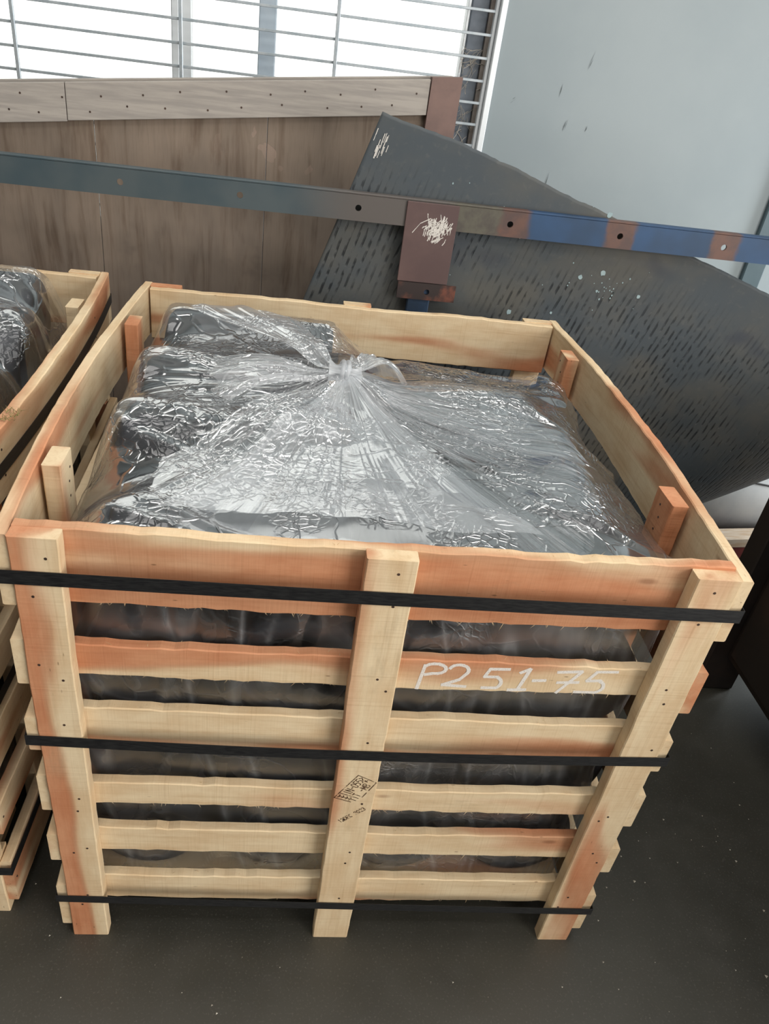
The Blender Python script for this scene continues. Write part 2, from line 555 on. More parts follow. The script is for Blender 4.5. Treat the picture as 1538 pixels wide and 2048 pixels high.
def mat_glass():
    k = NT('window_glass')
    t = k.n('ShaderNodeBsdfTransparent')
    t.inputs['Color'].default_value = (0.94, 0.96, 0.95, 1)
    g = k.n('ShaderNodeBsdfGlossy')
    g.inputs['Roughness'].default_value = 0.05
    f = k.n('ShaderNodeFresnel')
    f.inputs['IOR'].default_value = 1.45
    m = k.n('ShaderNodeMixShader')
    k.l(f.outputs[0], m.inputs[0])
    k.l(t.outputs[0], m.inputs[1])
    k.l(g.outputs[0], m.inputs[2])
    k.l(m.outputs[0], k.out.inputs[0])
    return k.m
M['glass'] = mat_glass()

# ------------------------------------------------------------------ the setting
YW = 2.17                       # face of the back wall
X0, X1, Y0, Y1, ZC = -5.0, 4.0, -6.0, YW, 4.5
structure(link_mesh('floor', [(X0, Y0, 0), (X1, Y0, 0), (X1, 2.6, 0), (X0, 2.6, 0), (X0, Y0, -.1), (X1, Y0, -.1), (X1, 2.6, -.1), (X0, 2.6, -.1)],
                    [(0, 1, 2, 3), (7, 6, 5, 4), (0, 4, 5, 1), (1, 5, 6, 2), (2, 6, 7, 3), (3, 7, 4, 0)], M['floor']))
structure(box('ceiling', X0, X1, Y0, Y1 + .2, ZC, ZC + .1, M['hall'], None, 0))
structure(box('wall_left', X0 - .1, X0, Y0, Y1 + .2, 0, ZC, M['hall'], None, 0))
structure(box('wall_front', X0, X1, Y0 - .1, Y0, 0, ZC, M['hall'], None, 0))
# right wall with the hall door and the side door standing open
bm = bmesh.new()
box_bm(X1, X1 + .1, Y0, -4.6, 0, ZC, 0, bm)
box_bm(X1, X1 + .1, -1.4, 0.85, 0, ZC, 0, bm)
box_bm(X1, X1 + .1, 1.85, Y1 + .2, 0, ZC, 0, bm)
box_bm(X1, X1 + .1, -4.6, -1.4, 3.5, ZC, 0, bm)
box_bm(X1, X1 + .1, 0.85, 1.85, 2.1, ZC, 0, bm)
structure(bm_obj('wall_right', bm, M['hall']))
# back wall: sandwich panel right of the window, dado below it, lintel above it
WX0, WX1, WZ0, WZ1 = -2.6, 0.972, 0.75, 2.7
bm = bmesh.new()
box_bm(WX1, 2.085, YW, YW + .2, 0, ZC, 0, bm)
box_bm(X0, WX0, YW, YW + .2, 0, ZC, 0, bm)
box_bm(WX0, WX1, YW, YW + .2, 0, WZ0, 0, bm)
box_bm(WX0, WX1, YW, YW + .2, WZ1, ZC, 0, bm)
box_bm(2.085, X1, YW + .06, YW + .2, 0, ZC, 0, bm)
structure(bm_obj('wall_back', bm, M['wall']))
structure(box('trim_1', 2.085, 2.165, YW - .02, YW + .06, 0, ZC, M['wall_dark'], None, .004))

sv_, sf_ = [], []
rs = random.Random(4)
for (x, zz, L, a) in ((1.29, 1.50, .05, 1.3), (1.25, 1.30, .035, 1.4), (1.10, 1.12, .016, .4), (1.33, 1.30, .02, 1.2), (1.21, 1.41, .03, 1.5), (1.05, 1.36, .012, .8), (1.23, 1.12, .07, 1.45)):
    for q in range(3):
        cx_, cz_ = x + rs.uniform(-.004, .004), zz + rs.uniform(-.01, .01)
        dx, dz = math.cos(a) * L * rs.uniform(.3, .6), math.sin(a) * L * rs.uniform(.3, .6)
        w_ = rs.uniform(.0006, .0018)
        k0 = len(sv_)
        sv_ += [(cx_ - dx, YW - .0008, cz_ - dz), (cx_ + w_, YW - .0008, cz_), (cx_ + dx, YW - .0008, cz_ + dz), (cx_ - w_, YW - .0008, cz_)]
        sf_.append((k0, k0 + 1, k0 + 2, k0 + 3))
wall_b = [o_ for o_ in COL.objects if o_.name == 'wall_back'][0]
o = link_mesh('scuff_marks', sv_, sf_, mat_plain('grey_scuff', S(104, 112, 114), S(122, 130, 132), 60.0, 0.6), wall_b)
o['kind'] = 'stuff'

win = structure(empty('window_1', (0, 0, 0)))
GY = 2.2
box('edge_trim', 0.952, 0.972, YW - .006, YW + .05, WZ0, WZ1, M['white'], win, .002)
box('edge_bead', 0.940, 0.950, YW + .02, YW + .05, WZ0, WZ1, M['white'], win, .002)
box('reveal', 0.930, 0.9715, 2.235, 2.30, WZ0, WZ1, M['frame_brown'], win, .002)
box('jamb', 0.868, 0.928, 2.245, 2.30, WZ0, WZ1, M['frame_dark'], win, .004)
box('jamb_bead', 0.857, 0.867, 2.25, 2.30, WZ0, WZ1, M['white'], win, .002)
box('mullion', 0.166, 0.224, 2.27, 2.31, WZ0, WZ1, M['frame_glare'], win, .003)
box('sash_stile', -0.124, -0.098, 2.27, 2.31, WZ0, WZ1, M['white'], win, .003)
box('sash_stile', -0.094, -0.058, 2.285, 2.32, WZ0, WZ1, M['white'], win, .003)
box('mullion', -1.05, -0.99, 2.27, 2.31, WZ0, WZ1, M['frame_dark'], win, .003)
box('sill', WX0, 0.9715, 2.24, 2.36, WZ0 - .02, WZ0 + .04, M['frame_dark'], win, .003)
for a, b in ((-2.58, -1.05), (-0.99, -0.124), (-0.058, 0.166), (0.224, 0.862)):
    box('pane', a, b, 2.302, 2.306, WZ0 + .04, WZ1, M['glass'], win, 0)
z = 0.80
zs = []
k = -9
while k < 19:
    zs.append(1.4035 + k * 0.0668)
    k += 1
for z in zs:
    b = bm_obj('grille_bar', box_bm(WX0 + .02, 0.951, GY - .006, GY + .006, z - .0042, z + .0042, .0012), M['grille'], win)
for gx in (-1.68, -1.14, -0.613, -0.081, 0.428):
    box('grille_upright', gx - .006, gx + .006, GY - .018, GY - .0065, WZ0, WZ1, M['grille'], win, .0015)
# cobwebs in the window corner
cv, cf = [], []
for i in range(46):
    a = Vector((RNG.uniform(.862, .94), 2.236 + RNG.uniform(-.012, .004), RNG.uniform(1.25, 1.50) if i < 36 else RNG.uniform(1.12, 1.25)))
    pts = [a]
    d = Vector((RNG.uniform(-1, 1), 0, RNG.uniform(-1, .6))) * .010
    for s in range(6):
        d += Vector((RNG.uniform(-1, 1), RNG.uniform(-.3, .3), RNG.uniform(-1, 1))) * .005
        a = a + d
        a.x = min(max(a.x, .858), .945)
        a.y = min(a.y, 2.243)
        pts.append(a.copy())
    v, f = tube_mesh(pts, RNG.uniform(.0005, .0013), 3)
    n0 = len(cv)
    cv += v
    cf += [tuple(q + n0 for q in t) for t in f]
o = link_mesh('cobweb', cv, cf, M['cobweb'], win)
o['kind'] = 'stuff'

# ------------------------------------------------------------------ crates
T = 0.019          # board thickness
W, D, H = 1.0, 1.085, 0.951

MATS = {}
def board(parent, name, p0, p1, w, t, nrm, heart=0.0, slope=0.0, bow=0.0, sag=0.0, rough=0.0012, wane=0.0025, seed=None, chamfer=0.0018, taper=0.0, along=0.0):
    """sawn board from p0 to p1 (mid-line of its back face); local X along the grain, Z out of its face"""
    p0, p1, nrm = Vector(p0), Vector(p1), Vector(nrm).normalized()
    L = (p1 - p0).length
    ex = (p1 - p0).normalized()
    ey = nrm.cross(ex)
    seed = RNG.randint(0, 9999) if seed is None else seed
    N = max(10, int(L / 0.02))
    xs = np.linspace(-L / 2, L / 2, N + 1)
    up = w / 2 + rough * n1(xs * 160 + seed, 3) + wane * n1(xs * 5 + seed * 1.7, 5) - taper * np.maximum(0, n1(xs * 3 + seed, 9))
    lo = -w / 2 + rough * n1(xs * 150 + seed * 2.3, 4) + wane * n1(xs * 4.4 + seed * .6, 6)
    bz = bow * (1 - (2 * xs / L) ** 2)
    by = sag * (1 - (2 * xs / L) ** 2)
    c = chamfer
    verts, faces = [], []
    for i in range(N + 1):
        a, b = up[i], lo[i]
        for y, zz in ((b + c, 0), (a - c, 0), (a, c), (a, t - c), (a - c, t), (b + c, t), (b, t - c), (b, c)):
            verts.append((xs[i], y + by[i], zz + bz[i]))
    for i in range(N):
        for q in range(8):
            r = (q + 1) % 8
            faces.append((i * 8 + q, i * 8 + r, (i + 1) * 8 + r, (i + 1) * 8 + q))
    faces.append(tuple(range(8))[::-1])
    faces.append(tuple(range(N * 8, N * 8 + 8)))
    o = link_mesh(name, verts, [tuple(reversed(f)) for f in faces], M['wood'], parent)
    m = Matrix.Identity(4)
    for r in range(3):
        m[r][0], m[r][1], m[r][2], m[r][3] = ex[r], ey[r], nrm[r], ((p0 + p1) / 2)[r]
    o.matrix_local = m
    MATS[o.name] = m
    o['heart'] = float(heart)
    o['slope'] = float(slope)
    o['along'] = float(along)
    return o

ROWS_F = [(.826, .951), (.688, .748), (.527, .616), (.379, .436), (.247, .310), (.094, .166)]
ROWS_S = [(.835, .951), (.680, .770), (.536, .614), (.382, .472), (.243, .318), (.033, .158)]

def build_crate(name, origin, rnd, main):
    root = empty(name, origin)
    hr = (lambda v: v) if main else (lambda v: rnd.uniform(-.2, .06))
    tp = 0.025                                    # post thickness
    yb = tp + T                                   # rear of the front boards
    # front boards: heart bias and slope by row
    hf = [(.17, -1.0, .05), (-.06, 5.0, -.30), (-.06, -4.0, .25), (-.20, 0.0, 0), (-.20, 2.0, .1), (-.12, -3.0, .1)]
    fb = []
    for (z0, z1), (h, s, al) in zip(ROWS_F, hf):
        zc = (z0 + z1) / 2
        fb.append(board(root, 'front_board', (0.001, yb, zc), (W - .001, yb, zc + (.006 if main else 0)), z1 - z0, T, (0, -1, 0), hr(h), hr(s), sag=-.003, rough=.0021, along=hr(al)))
    # posts on the front
    for x0, x1, h, s in ((0.0, .0655, .15, 8.0), (.4665, .5371, -.09, 2.0), (.9338, W, -.04, -1.0)):
        xc = (x0 + x1) / 2
        board(root, 'front_post', (xc, tp, 0.0), (xc, tp, H), x1 - x0, tp, (0, -1, 0), hr(h), hr(s), wane=.0012, rough=.0007)
    # posts and boards at the back
    for z0, z1 in ROWS_F:
        zc = (z0 + z1) / 2
        top = z0 > .8
        board(root, 'back_board', (0.001, D - tp - T, zc), (W - .001, D - tp - T, zc), z1 - z0, T, (0, 1, 0), hr(-.10 if top else .0), 2.0, rough=.0012, taper=.006 if top else 0)
    for x0, x1 in ((0.0, .070), (.468, .5368), (.929, W)):
        xc = (x0 + x1) / 2
        board(root, 'back_post', (xc, D - tp, 0.0), (xc, D - tp, H + .001), x1 - x0, tp, (0, 1, 0), hr(.05), 1.0)
    # sides: boards outside, two posts inside
    for side in (-1, 1):
        xs = 0.0 if side < 0 else W
        hs = [(-.12, -2.0), (-.16, 0), (-.12, 0), (-.18, 0), (-.02, 0), (-.15, 0)] if side < 0 else [(-.08, 2.0), (.14, 0), (-.10, 0), (-.16, 0), (-.20, 0), (-.12, 0)]
        for (z0, z1), (h, s) in zip(ROWS_S, hs):
            zc = (z0 + z1) / 2
            jx = rnd.uniform(-.002, .003)
            board(root, 'side_board', (xs + side * jx * .2, 0.003 + rnd.uniform(0, .004), zc), (xs, D + .002, zc), z1 - z0, T, (side, 0, 0), hr(h), s, bow=.024 if z0 > .8 else .010, wane=.003)
        ys = ((.185, .245), (.79, .85)) if side < 0 else ((.205, .268), (.832, .893))
        for y0, y1 in ys:
            yc = (y0 + y1) / 2
            b = .024 * (1 - (2 * (yc - D / 2) / D) ** 2)
            xi = xs - side * (.001 - b * .55)
            board(root, 'side_post', (xi, yc, .02), (xi, yc, H - (.006 if side > 0 else .001)), y1 - y0, .028, (-side, 0, 0), hr(.24 if side > 0 else .14), 1.0, wane=.001)
    # base: bearers and deck boards
    for x in (.13, .5, .87):
        board(root, 'bearer', (x, .24, .045), (x, D - .06, .045), .09, .05, (1, 0, 0), -.1)
    for i in range(6):
        y = .12 + i * .168
        board(root, 'deck_board', (.03, y, .09), (W - .03, y, .09), .10, .018, (0, 0, 1), -.1)
    # nails
    nv, nf = [], []
    def nail(c, n):
        c, n = Vector(c), Vector(n)
        u = n.orthogonal().normalized()
        w_ = n.cross(u)
        r = .0021
        k0 = len(nv)
        for hgt in (-.001, .0006):
            for q in range(8):
                t = q * math.pi / 4
                nv.append(c + n * hgt + u * r * math.cos(t) + w_ * r * math.sin(t))
        nf.append(tuple(range(k0 + 8, k0 + 16)))
        for q in range(8):
            nf.append((k0 + q, k0 + (q + 1) % 8, k0 + 8 + (q + 1) % 8, k0 + 8 + q))
    for z0, z1 in ROWS_F:
        for x0, x1 in ((0.0, .0655), (.4665, .5371), (.9338, W)):
            for q in range(2):
                nail((rnd.uniform(x0 + .012, x1 - .012), 0.0, z0 + (z1 - z0) * (.3 + .45 * q) + rnd.uniform(-.01, .01)), (0, -1, 0))
    for z0, z1 in ROWS_S:
        nail((W + T + .001, .012 + rnd.uniform(0, .006), (z0 + z1) / 2), (1, 0, 0))
        for y in (.235, .86):
            for dz in (.3, .7):
                bwx = (.024 if z0 > .8 else .010) * (1 - (2 * (y - D / 2) / D) ** 2)
                nail((W + T + bwx + .0004, y, z0 + (z1 - z0) * dz), (1, 0, 0))
    for y, xi, side in ((.215, -1, -1), (.236, 1, 1), (.862, 1, 1)):
        b = .024 * (1 - (2 * (y - D / 2) / D) ** 2) * .55
        xf = (b * -1 + .001 + .028) if side < 0 else (W + b - .001 - .028)
        for dz in (.88, .905, .925):
            nail((xf, y + rnd.uniform(-.015, .015), dz), (-side, 0, 0))
    o = link_mesh('nail_heads', nv, nf, M['nail'], root)
    o['kind'] = 'stuff'
    o['label'] = 'small rusty nail heads'
    # torn fibres along the sawn edges
    sv, sf = [], []
    for z0, z1 in ROWS_F:
        for q in range(70):
            x = rnd.uniform(.07, .93)
            if .46 < x < .54:
                continue
            bottom = rnd.random() < .65
            zz = (z0 - .0005) if bottom else (z1 + .0005)
            zz += -.003 * (1 - (2 * (x - .5)) ** 2) + .006 * x * (1 if main else 0)
            L = rnd.uniform(.003, .010) * (1 if rnd.random() < .85 else 1.8)
            y = tp + rnd.uniform(.001, .004) if bottom else tp + rnd.uniform(.002, .016)
            tip = Vector((x + rnd.uniform(-1, 1) * L, y - rnd.uniform(0, .3) * L, zz + (-1 if bottom else 1) * L * rnd.uniform(.2, .8)))
            k0 = len(sv)
            zi = zz + (.003 if bottom else -.003)
            sv += [Vector((x - .0006, y, zi)), Vector((x + .0006, y, zi)), Vector((x, y + .0008, zi)), tip]
            sf += [(k0, k0 + 1, k0 + 3), (k0 + 1, k0 + 2, k0 + 3), (k0 + 2, k0, k0 + 3), (k0, k0 + 2, k0 + 1)]
    o = link_mesh('torn_fibres', sv, sf, M['fibre'], root)
    o['kind'] = 'stuff'
    return root, fb

crate, fboards = build_crate('slatted_crate', (0, 0, 0), random.Random(3), True)
tag(crate, 'large open slatted wooden crate in the middle with chalk writing P251-75 on a front board', 'crate')
LX, LY = -1.134, 0.045
crate2, _ = build_crate('slatted_crate', (LX, LY, 0), random.Random(21), False)
tag(crate2, 'slatted wooden crate cut off by the left edge of the photo', 'crate')
tuft_v, tuft_f = [], []
for i in range(60):
    c = Vector((LX + W + .008 + .03 + RNG.uniform(-.012, .012), .33 + RNG.uniform(-.02, .02), .952))
    tip = c + Vector((RNG.uniform(-.012, .012), RNG.uniform(-.012, .012), RNG.uniform(.002, .010)))
    k0 = len(tuft_v)
    tuft_v += [c, c + Vector((.0012, 0, 0)), c + Vector((0, .0012, 0)), tip]
    tuft_f += [(k0, k0 + 1, k0 + 3), (k0 + 1, k0 + 2, k0 + 3), (k0 + 2, k0, k0 + 3)]
o = link_mesh('straw_tuft', tuft_v, tuft_f, M['moss'])
o['kind'] = 'stuff'
tag(o, 'yellow green tuft of straw on the top edge of the left crate', 'straw')

# straps round the crates
def strap(origin, z0, z1, dz_right, label, sag=0.002):
    ox, oy = origin
    pts = []
    N = 24
    e = .0016
    zf = lambda x: 0
    ring = []
    for i in range(N + 1):                                   # front, left to right
        x = -T - e + (W + 2 * T + 2 * e) * i / N
        f = (x + T) / (W + 2 * T)
        ring.append((x, -e, dz_right * f - sag * math.sin(math.pi * f)))
    bw = .024 if z0 > .8 else .010
    for i in range(1, N):                                    # right side
        y = D * i / N
        b = bw * (1 - (2 * (y - D / 2) / D) ** 2)
        ring.append((W + T + e + b, y, dz_right))
    for i in range(N + 1):
        x = W + T + e - (W + 2 * T + 2 * e) * i / N
        ring.append((x, D + .003 + e, dz_right * (1 - i / N)))
    for i in range(1, N):
        y = D * (1 - i / N)
        b = bw * (1 - (2 * (y - D / 2) / D) ** 2)
        ring.append((-T - e - b, y, 0))
    c = Vector((W / 2, D / 2, 0))
    verts, faces = [], []
    n = len(ring)
    th = .0009
    for x, y, dz in ring:
        v = Vector((x, y, 0))
        d = Vector((x - c.x, y - c.y, 0)).normalized() * th
        verts += [(x + ox, y + oy, z0 + dz), (x + ox, y + oy, z1 + dz), (x + d.x + ox, y + d.y + oy, z1 + dz), (x + d.x + ox, y + d.y + oy, z0 + dz)]
    for i in range(n):
        j = (i + 1) % n
        for q in range(4):
            r = (q + 1) % 4
            faces.append((i * 4 + q, i * 4 + r, j * 4 + r, j * 4 + q))
    o = link_mesh('packing_strap', verts, faces, M['strap'])
    tag(o, label, 'strap', None)
    return o
strap((0, 0), .8755, .8985, .002, 'uppermost black plastic strap around the middle crate')
strap((0, 0), .5560, .5780, .002, 'black plastic strap around the middle crate at half height', .010)
strap((0, 0), .118, .1385, -.018, 'lowest black plastic strap around the foot of the middle crate')
strap((LX, LY), .8755, .8985, .000, 'uppermost black plastic strap around the left crate')
strap((LX, LY), .500, .5230, .0, 'black plastic strap around the left crate at half height')
strap((LX, LY), .135, .158, -.008, 'lowest black plastic strap around the foot of the left crate')

# ------------------------------------------------------------------ chalk writing and stamp
def strokes(name, parent, lines, width, frame, mat, jitter=0.0):
    """flat marks: polylines in 2-D drawn as ribbons; frame(u, v, h) -> local point"""
    verts, faces = [], []
    for ln in lines:
        pts = [Vector((p[0], p[1])) for p in ln]
        for i in range(len(pts) - 1):
            a, b = pts[i], pts[i + 1]
            d = b - a
            if d.length < 1e-7:
                continue
            d.normalize()
            nn = Vector((-d.y, d.x)) * width / 2
            ex = d * width * .25
            k0 = len(verts)
            h = .0004 + .00001 * (k0 % 40)
            q = [a - ex + nn, a - ex - nn, b + ex - nn, b + ex + nn]
            verts += [frame(p.x + RNG.uniform(-jitter, jitter), p.y + RNG.uniform(-jitter, jitter), h) for p in q]
            faces.append((k0, k0 + 1, k0 + 2, k0 + 3))
    return link_mesh(name, verts, faces, mat, parent)

def arc(cx, cy, rx, ry, a0, a1, n=10):
    return [(cx + rx * math.cos(math.radians(a0 + (a1 - a0) * i / n)), cy + ry * math.sin(math.radians(a0 + (a1 - a0) * i / n))) for i in range(n + 1)]

# text on the second front board; world x, z on the board face, kept in that board's local frame
b2 = fboards[1]
inv = MATS[b2.name].inverted()
fy = 0.025
def b2_frame(x, zz, h):
    return inv @ Vector((x, fy - h, zz))
def px(pts):            # hand drawn digits in a 0..16 x 0..4 grid
    return [(0.575 + u * .0203, 0.688 + v * .0150) for u, v in pts]
G = []
G += [px([(0.35, 3.45), (0.05, 0.05)]), px([(0.4, 3.3)] + arc(1.15, 3.0, .85, .7, 150, -100) + [(0.45, 2.1)])]
G += [px(arc(3.0, 2.9, .75, .8, 165, -25) + [(3.2, 1.6), (1.95, .75), (3.8, .65)])]
G += [px([(6.9, 3.4), (5.4, 3.3), (5.1, 2.2), (6.1, 2.25)] + arc(5.9, 1.4, .6, .85, 70, -60) + [(5.1, .6)])]
G += [px([(7.8, 2.95), (8.5, 3.6), (7.95, .55)]), px([(7.2, .45), (8.6, .6)])]
G += [px([(8.95, 1.95), (9.95, 2.05)])]
G += [px([(10.7, 3.3), (12.6, 3.55), (11.1, .35)]), px([(10.9, 1.85), (12.6, 2.0)])]
G += [px([(15.4, 3.75), (13.8, 3.6), (13.2, 2.25), (14.3, 2.4)] + arc(13.9, 1.5, .8, .9, 60, -70) + [(12.5, .6)])]
for a_, e_ in ((0, 2), (2, 3), (3, 4), (4, 6), (6, 7), (7, 9), (9, 10)):
    strokes('chalk_mark', b2, G[a_:e_], .0058, b2_frame, M['chalk'], .0004)

posts = [c for c in crate.children if c.name.startswith('front_post')]
mid = [p for p in posts if abs(MATS[p.name][0][3] - .5018) < .01][0]
minv = MATS[mid.name].inverted()
def mid_frame(x, zz, h):
    return minv @ Vector((x, 0.0 - h, zz))
cor = [(0.469, 0.447), (0.504, 0.507), (0.536, 0.489), (0.508, 0.433)]
A_, B_, C_, D_ = [Vector(c) for c in cor]
def quad(u, v):      # u along the long side, v down from the upper edge
    return A_.lerp(B_, u).lerp(D_.lerp(C_, u), v)
ink = []
ink.append([quad(0, 0), quad(1, 0), quad(1, 1), quad(.6, 1)])
ink.append([quad(.52, 1), quad(.3, 1)])
ink.append([quad(0, 0), quad(0, .75)])
ink.append([quad(.22, 0), quad(.22, .9)])
def q2(l, u0, v0, du, dv):
    return [quad(u0 + a * du, v0 + (1 - b) * dv) for a, b in l]
def glyph(ch):
    g = {'I': [[(.5, 0), (.5, 1)]], 'N': [[(0, 0), (0, 1), (1, 0), (1, 1)]], '-': [[(.1, .5), (.9, .5)]],
         '0': [arc(.5, .5, .5, .5, 0, 360, 12)], '5': [[(1, 1), (.1, 1), (0, .55), (.5, .6)] + arc(.45, .3, .5, .3, 60, -120, 6)],
         'M': [[(0, 0), (0, 1), (.5, .3), (1, 1), (1, 0)]], 'B': [[(0, 0), (0, 1), (.7, 1), (.9, .8), (.7, .55), (0, .5)], [(.7, .52), (1, .3), (.8, 0), (0, 0)]],
         'H': [[(0, 0), (0, 1)], [(1, 0), (1, 1)], [(0, .5), (1, .5)]], 'T': [[(.5, 0), (.5, 1)], [(0, 1), (1, 1)]],
         '1': [[(.2, .8), (.5, 1), (.5, 0)]], '2': [arc(.5, .7, .45, .3, 170, -20, 6) + [(0, 0), (1, 0)]],
         '3': [arc(.4, .74, .5, .26, 140, -80, 6) + arc(.4, .26, .55, .26, 80, -140, 6)],
         'D': [[(0, 0), (0, 1), (.6, 1), (1, .7), (1, .3), (.6, 0), (0, 0)]], 'E': [[(1, 1), (0, 1), (0, 0), (1, 0)], [(0, .5), (.8, .5)]],
         'C': [arc(.5, .5, .5, .5, 50, 310, 10)], 'A': [[(0, 0), (.5, 1), (1, 0)], [(.2, .4), (.8, .4)]]}
    return g.get(ch, [])
for i, ch in enumerate('IN-055'):
    for l in glyph(ch):
        ink.append(q2(l, .27 + i * .105, .10, .08, .36))
for i, ch in enumerate('T -MB'):
    for l in glyph(ch):
        ink.append(q2(l, .28 + i * .115, .56, .085, .32))
# wheat ear mark in the narrow left field, small mark at the right
for q in range(4):
    ink.append([quad(.11, .15 + q * .17), quad(.05, .09 + q * .17)])
    ink.append([quad(.11, .15 + q * .17), quad(.17, .09 + q * .17)])
ink.append([quad(.11, .1), quad(.11, .88)])
ink += [[quad(.90, .15), quad(.97, .25), quad(.90, .38)], [quad(.93, .45), quad(.90, .62)], [quad(.88, .5), quad(.96, .58)]]
ink = [[(p.x, p.y) for p in l] for l in ink]
strokes('ink_stamp', mid, ink, .0014, mid_frame, M['ink'])
d0, d1 = Vector((.486, .378)), Vector((.5275, .4175))
dv = Vector((-(d1 - d0).y, (d1 - d0).x)).normalized() * .0082
ds = []
txt = '12DEC 2023'
for i, ch in enumerate(txt):
    for l in glyph(ch):
        ds.append([tuple(d0.lerp(d1, (i + .1 + a * .75) / len(txt)) + dv * b) for a, b in l])
strokes('date_stamp', mid, ds, .0011, mid_frame, M['ink'])
# knots, cracks and pencil dashes on the front
def blotch(name, parent, frame, c, rx, ry, mat, n=14):
    pts = [frame(c[0] + rx * math.cos(2 * math.pi * i / n) * RNG.uniform(.75, 1.1), c[1] + ry * math.sin(2 * math.pi * i / n) * RNG.uniform(.75, 1.1), .0003) for i in range(n)]
    return link_mesh(name, pts, [tuple(range(n))], mat, parent)

# ------------------------------------------------------------------ rubber tubes and bags
def rubber_tube(name, c, axis, R, L, bore, label, group=None):
    prof = []
    k = R * .22
    for a in range(0, 91, 30):
        t = math.radians(a)
        prof.append((R - k + k * math.sin(t), -L / 2 + k - k * math.cos(t)))
    for a in range(90, 181, 30):
        t = math.radians(a)
        prof.append((R - k + k * math.sin(t), L / 2 - k - k * math.cos(t)))
    prof += [(bore + .004, L / 2), (bore, L / 2 - .006), (bore, -L / 2 + .006), (bore + .004, -L / 2)]
    v, f = lathe_mesh(prof, 44)
    o = link_mesh(name, v, f, M['rubber'], None, True)
    o.location = c
    o.rotation_euler = Vector(axis).to_track_quat('X', 'Z').to_euler()
    tag(o, label, 'rubber tube', group)
    return o

def cyl_top(X, Y, c, axis, R, L):
    """upper surface height of a lying cylinder over the grid, -inf outside it"""
    a = np.array(axis, float)
    a /= np.linalg.norm(a)
    s = ((X - c[0]) * a[0] + (Y - c[1]) * a[1])
    cc = math.hypot(a[0], a[1])
    s = s / cc
    d = (X - c[0]) * (-a[1] / cc) + (Y - c[1]) * (a[0] / cc)
    zz = np.where((np.abs(d) < R) & (np.abs(s) < L / 2), c[2] + a[2] * s + np.sqrt(np.maximum(R * R - d * d, 0)), -1)
    return zz

zl = [.108 + .1085 + i * .2165 for i in range(3)]
xl = [.135, .378, .622, .865]
low_names = [['bottom', 'middle', 'third'], ]
pos_w = ['far left', 'left of the middle post', 'right of the middle post', 'far right']
lay_w = ['bottom', 'middle', 'upper']
for i, x in enumerate(xl):
    for j, zz in enumerate(zl):
        rubber_tube('rubber_tube', (x + (j % 2) * .006, .55, zz), (0, 1, 0), .1075, .94, .075,
                    'black rubber tube seen through the front slats, %s row, %s' % (lay_w[j], pos_w[i]), 'black rubber tubes packed in the middle crate')
zt = zl[2] + .1085
TOP = [
    ((.275, .160, zt + .077), (1, .10, 0), .075, .36, .06, 'black rubber tube lying on top at the front left of the middle crate'),
    ((.255, .400, zt + .094), (1, -.10, 0), .092, .38, .065, 'black rubber tube lying on top, second from the front on the left'),
    ((.245, .635, zt + .096), (1, .08, 0), .094, .36, .065, 'black rubber tube lying on top, third from the front on the left'),
    ((.255, .880, zt + .100), (1, -.06, 0), .099, .37, .065, 'black rubber tube lying on top at the rear left corner of the middle crate'),
    ((.832, .315, zt + .085), (.05, 1, 0), .083, .30, .062, 'black rubber tube with its open round end towards us at the front right'),
    ((.625, .250, zt + .080), (-.10, 1, 0), .078, .36, .05, 'black rubber tube lying on top under the front of the white film fan'),
    ((.665, .570, zt + .090), (1, .10, 0), .088, .32, .06, 'black rubber tube right of the tied knot with its open end to the right'),
    ((.700, .840, zt + .060), (1, -.12, 0), .058, .42, .04, 'thinner black rubber tube lying at the rear right of the middle crate'),
    ((.072, .530, zt + .050), (.02, 1, 0), .048, .86, .03, 'thin black rubber tube lying along the left side of the middle crate'),
    ((.930, .300, zt + .062), (-.04, 1, 0), .056, .40, .036, 'black rubber tube lying along the right side near the front right corner'),
    ((.918, .680, zt + .066), (.12, 1, 0), .064, .30, .045, 'short black rubber tube lying along the right side of the middle crate'),
]
for c, a, R, L, bo, lab in TOP:
    rubber_tube('rubber_tube', c, a, R, L, bo, lab, 'black rubber tubes lying on top in the middle crate')

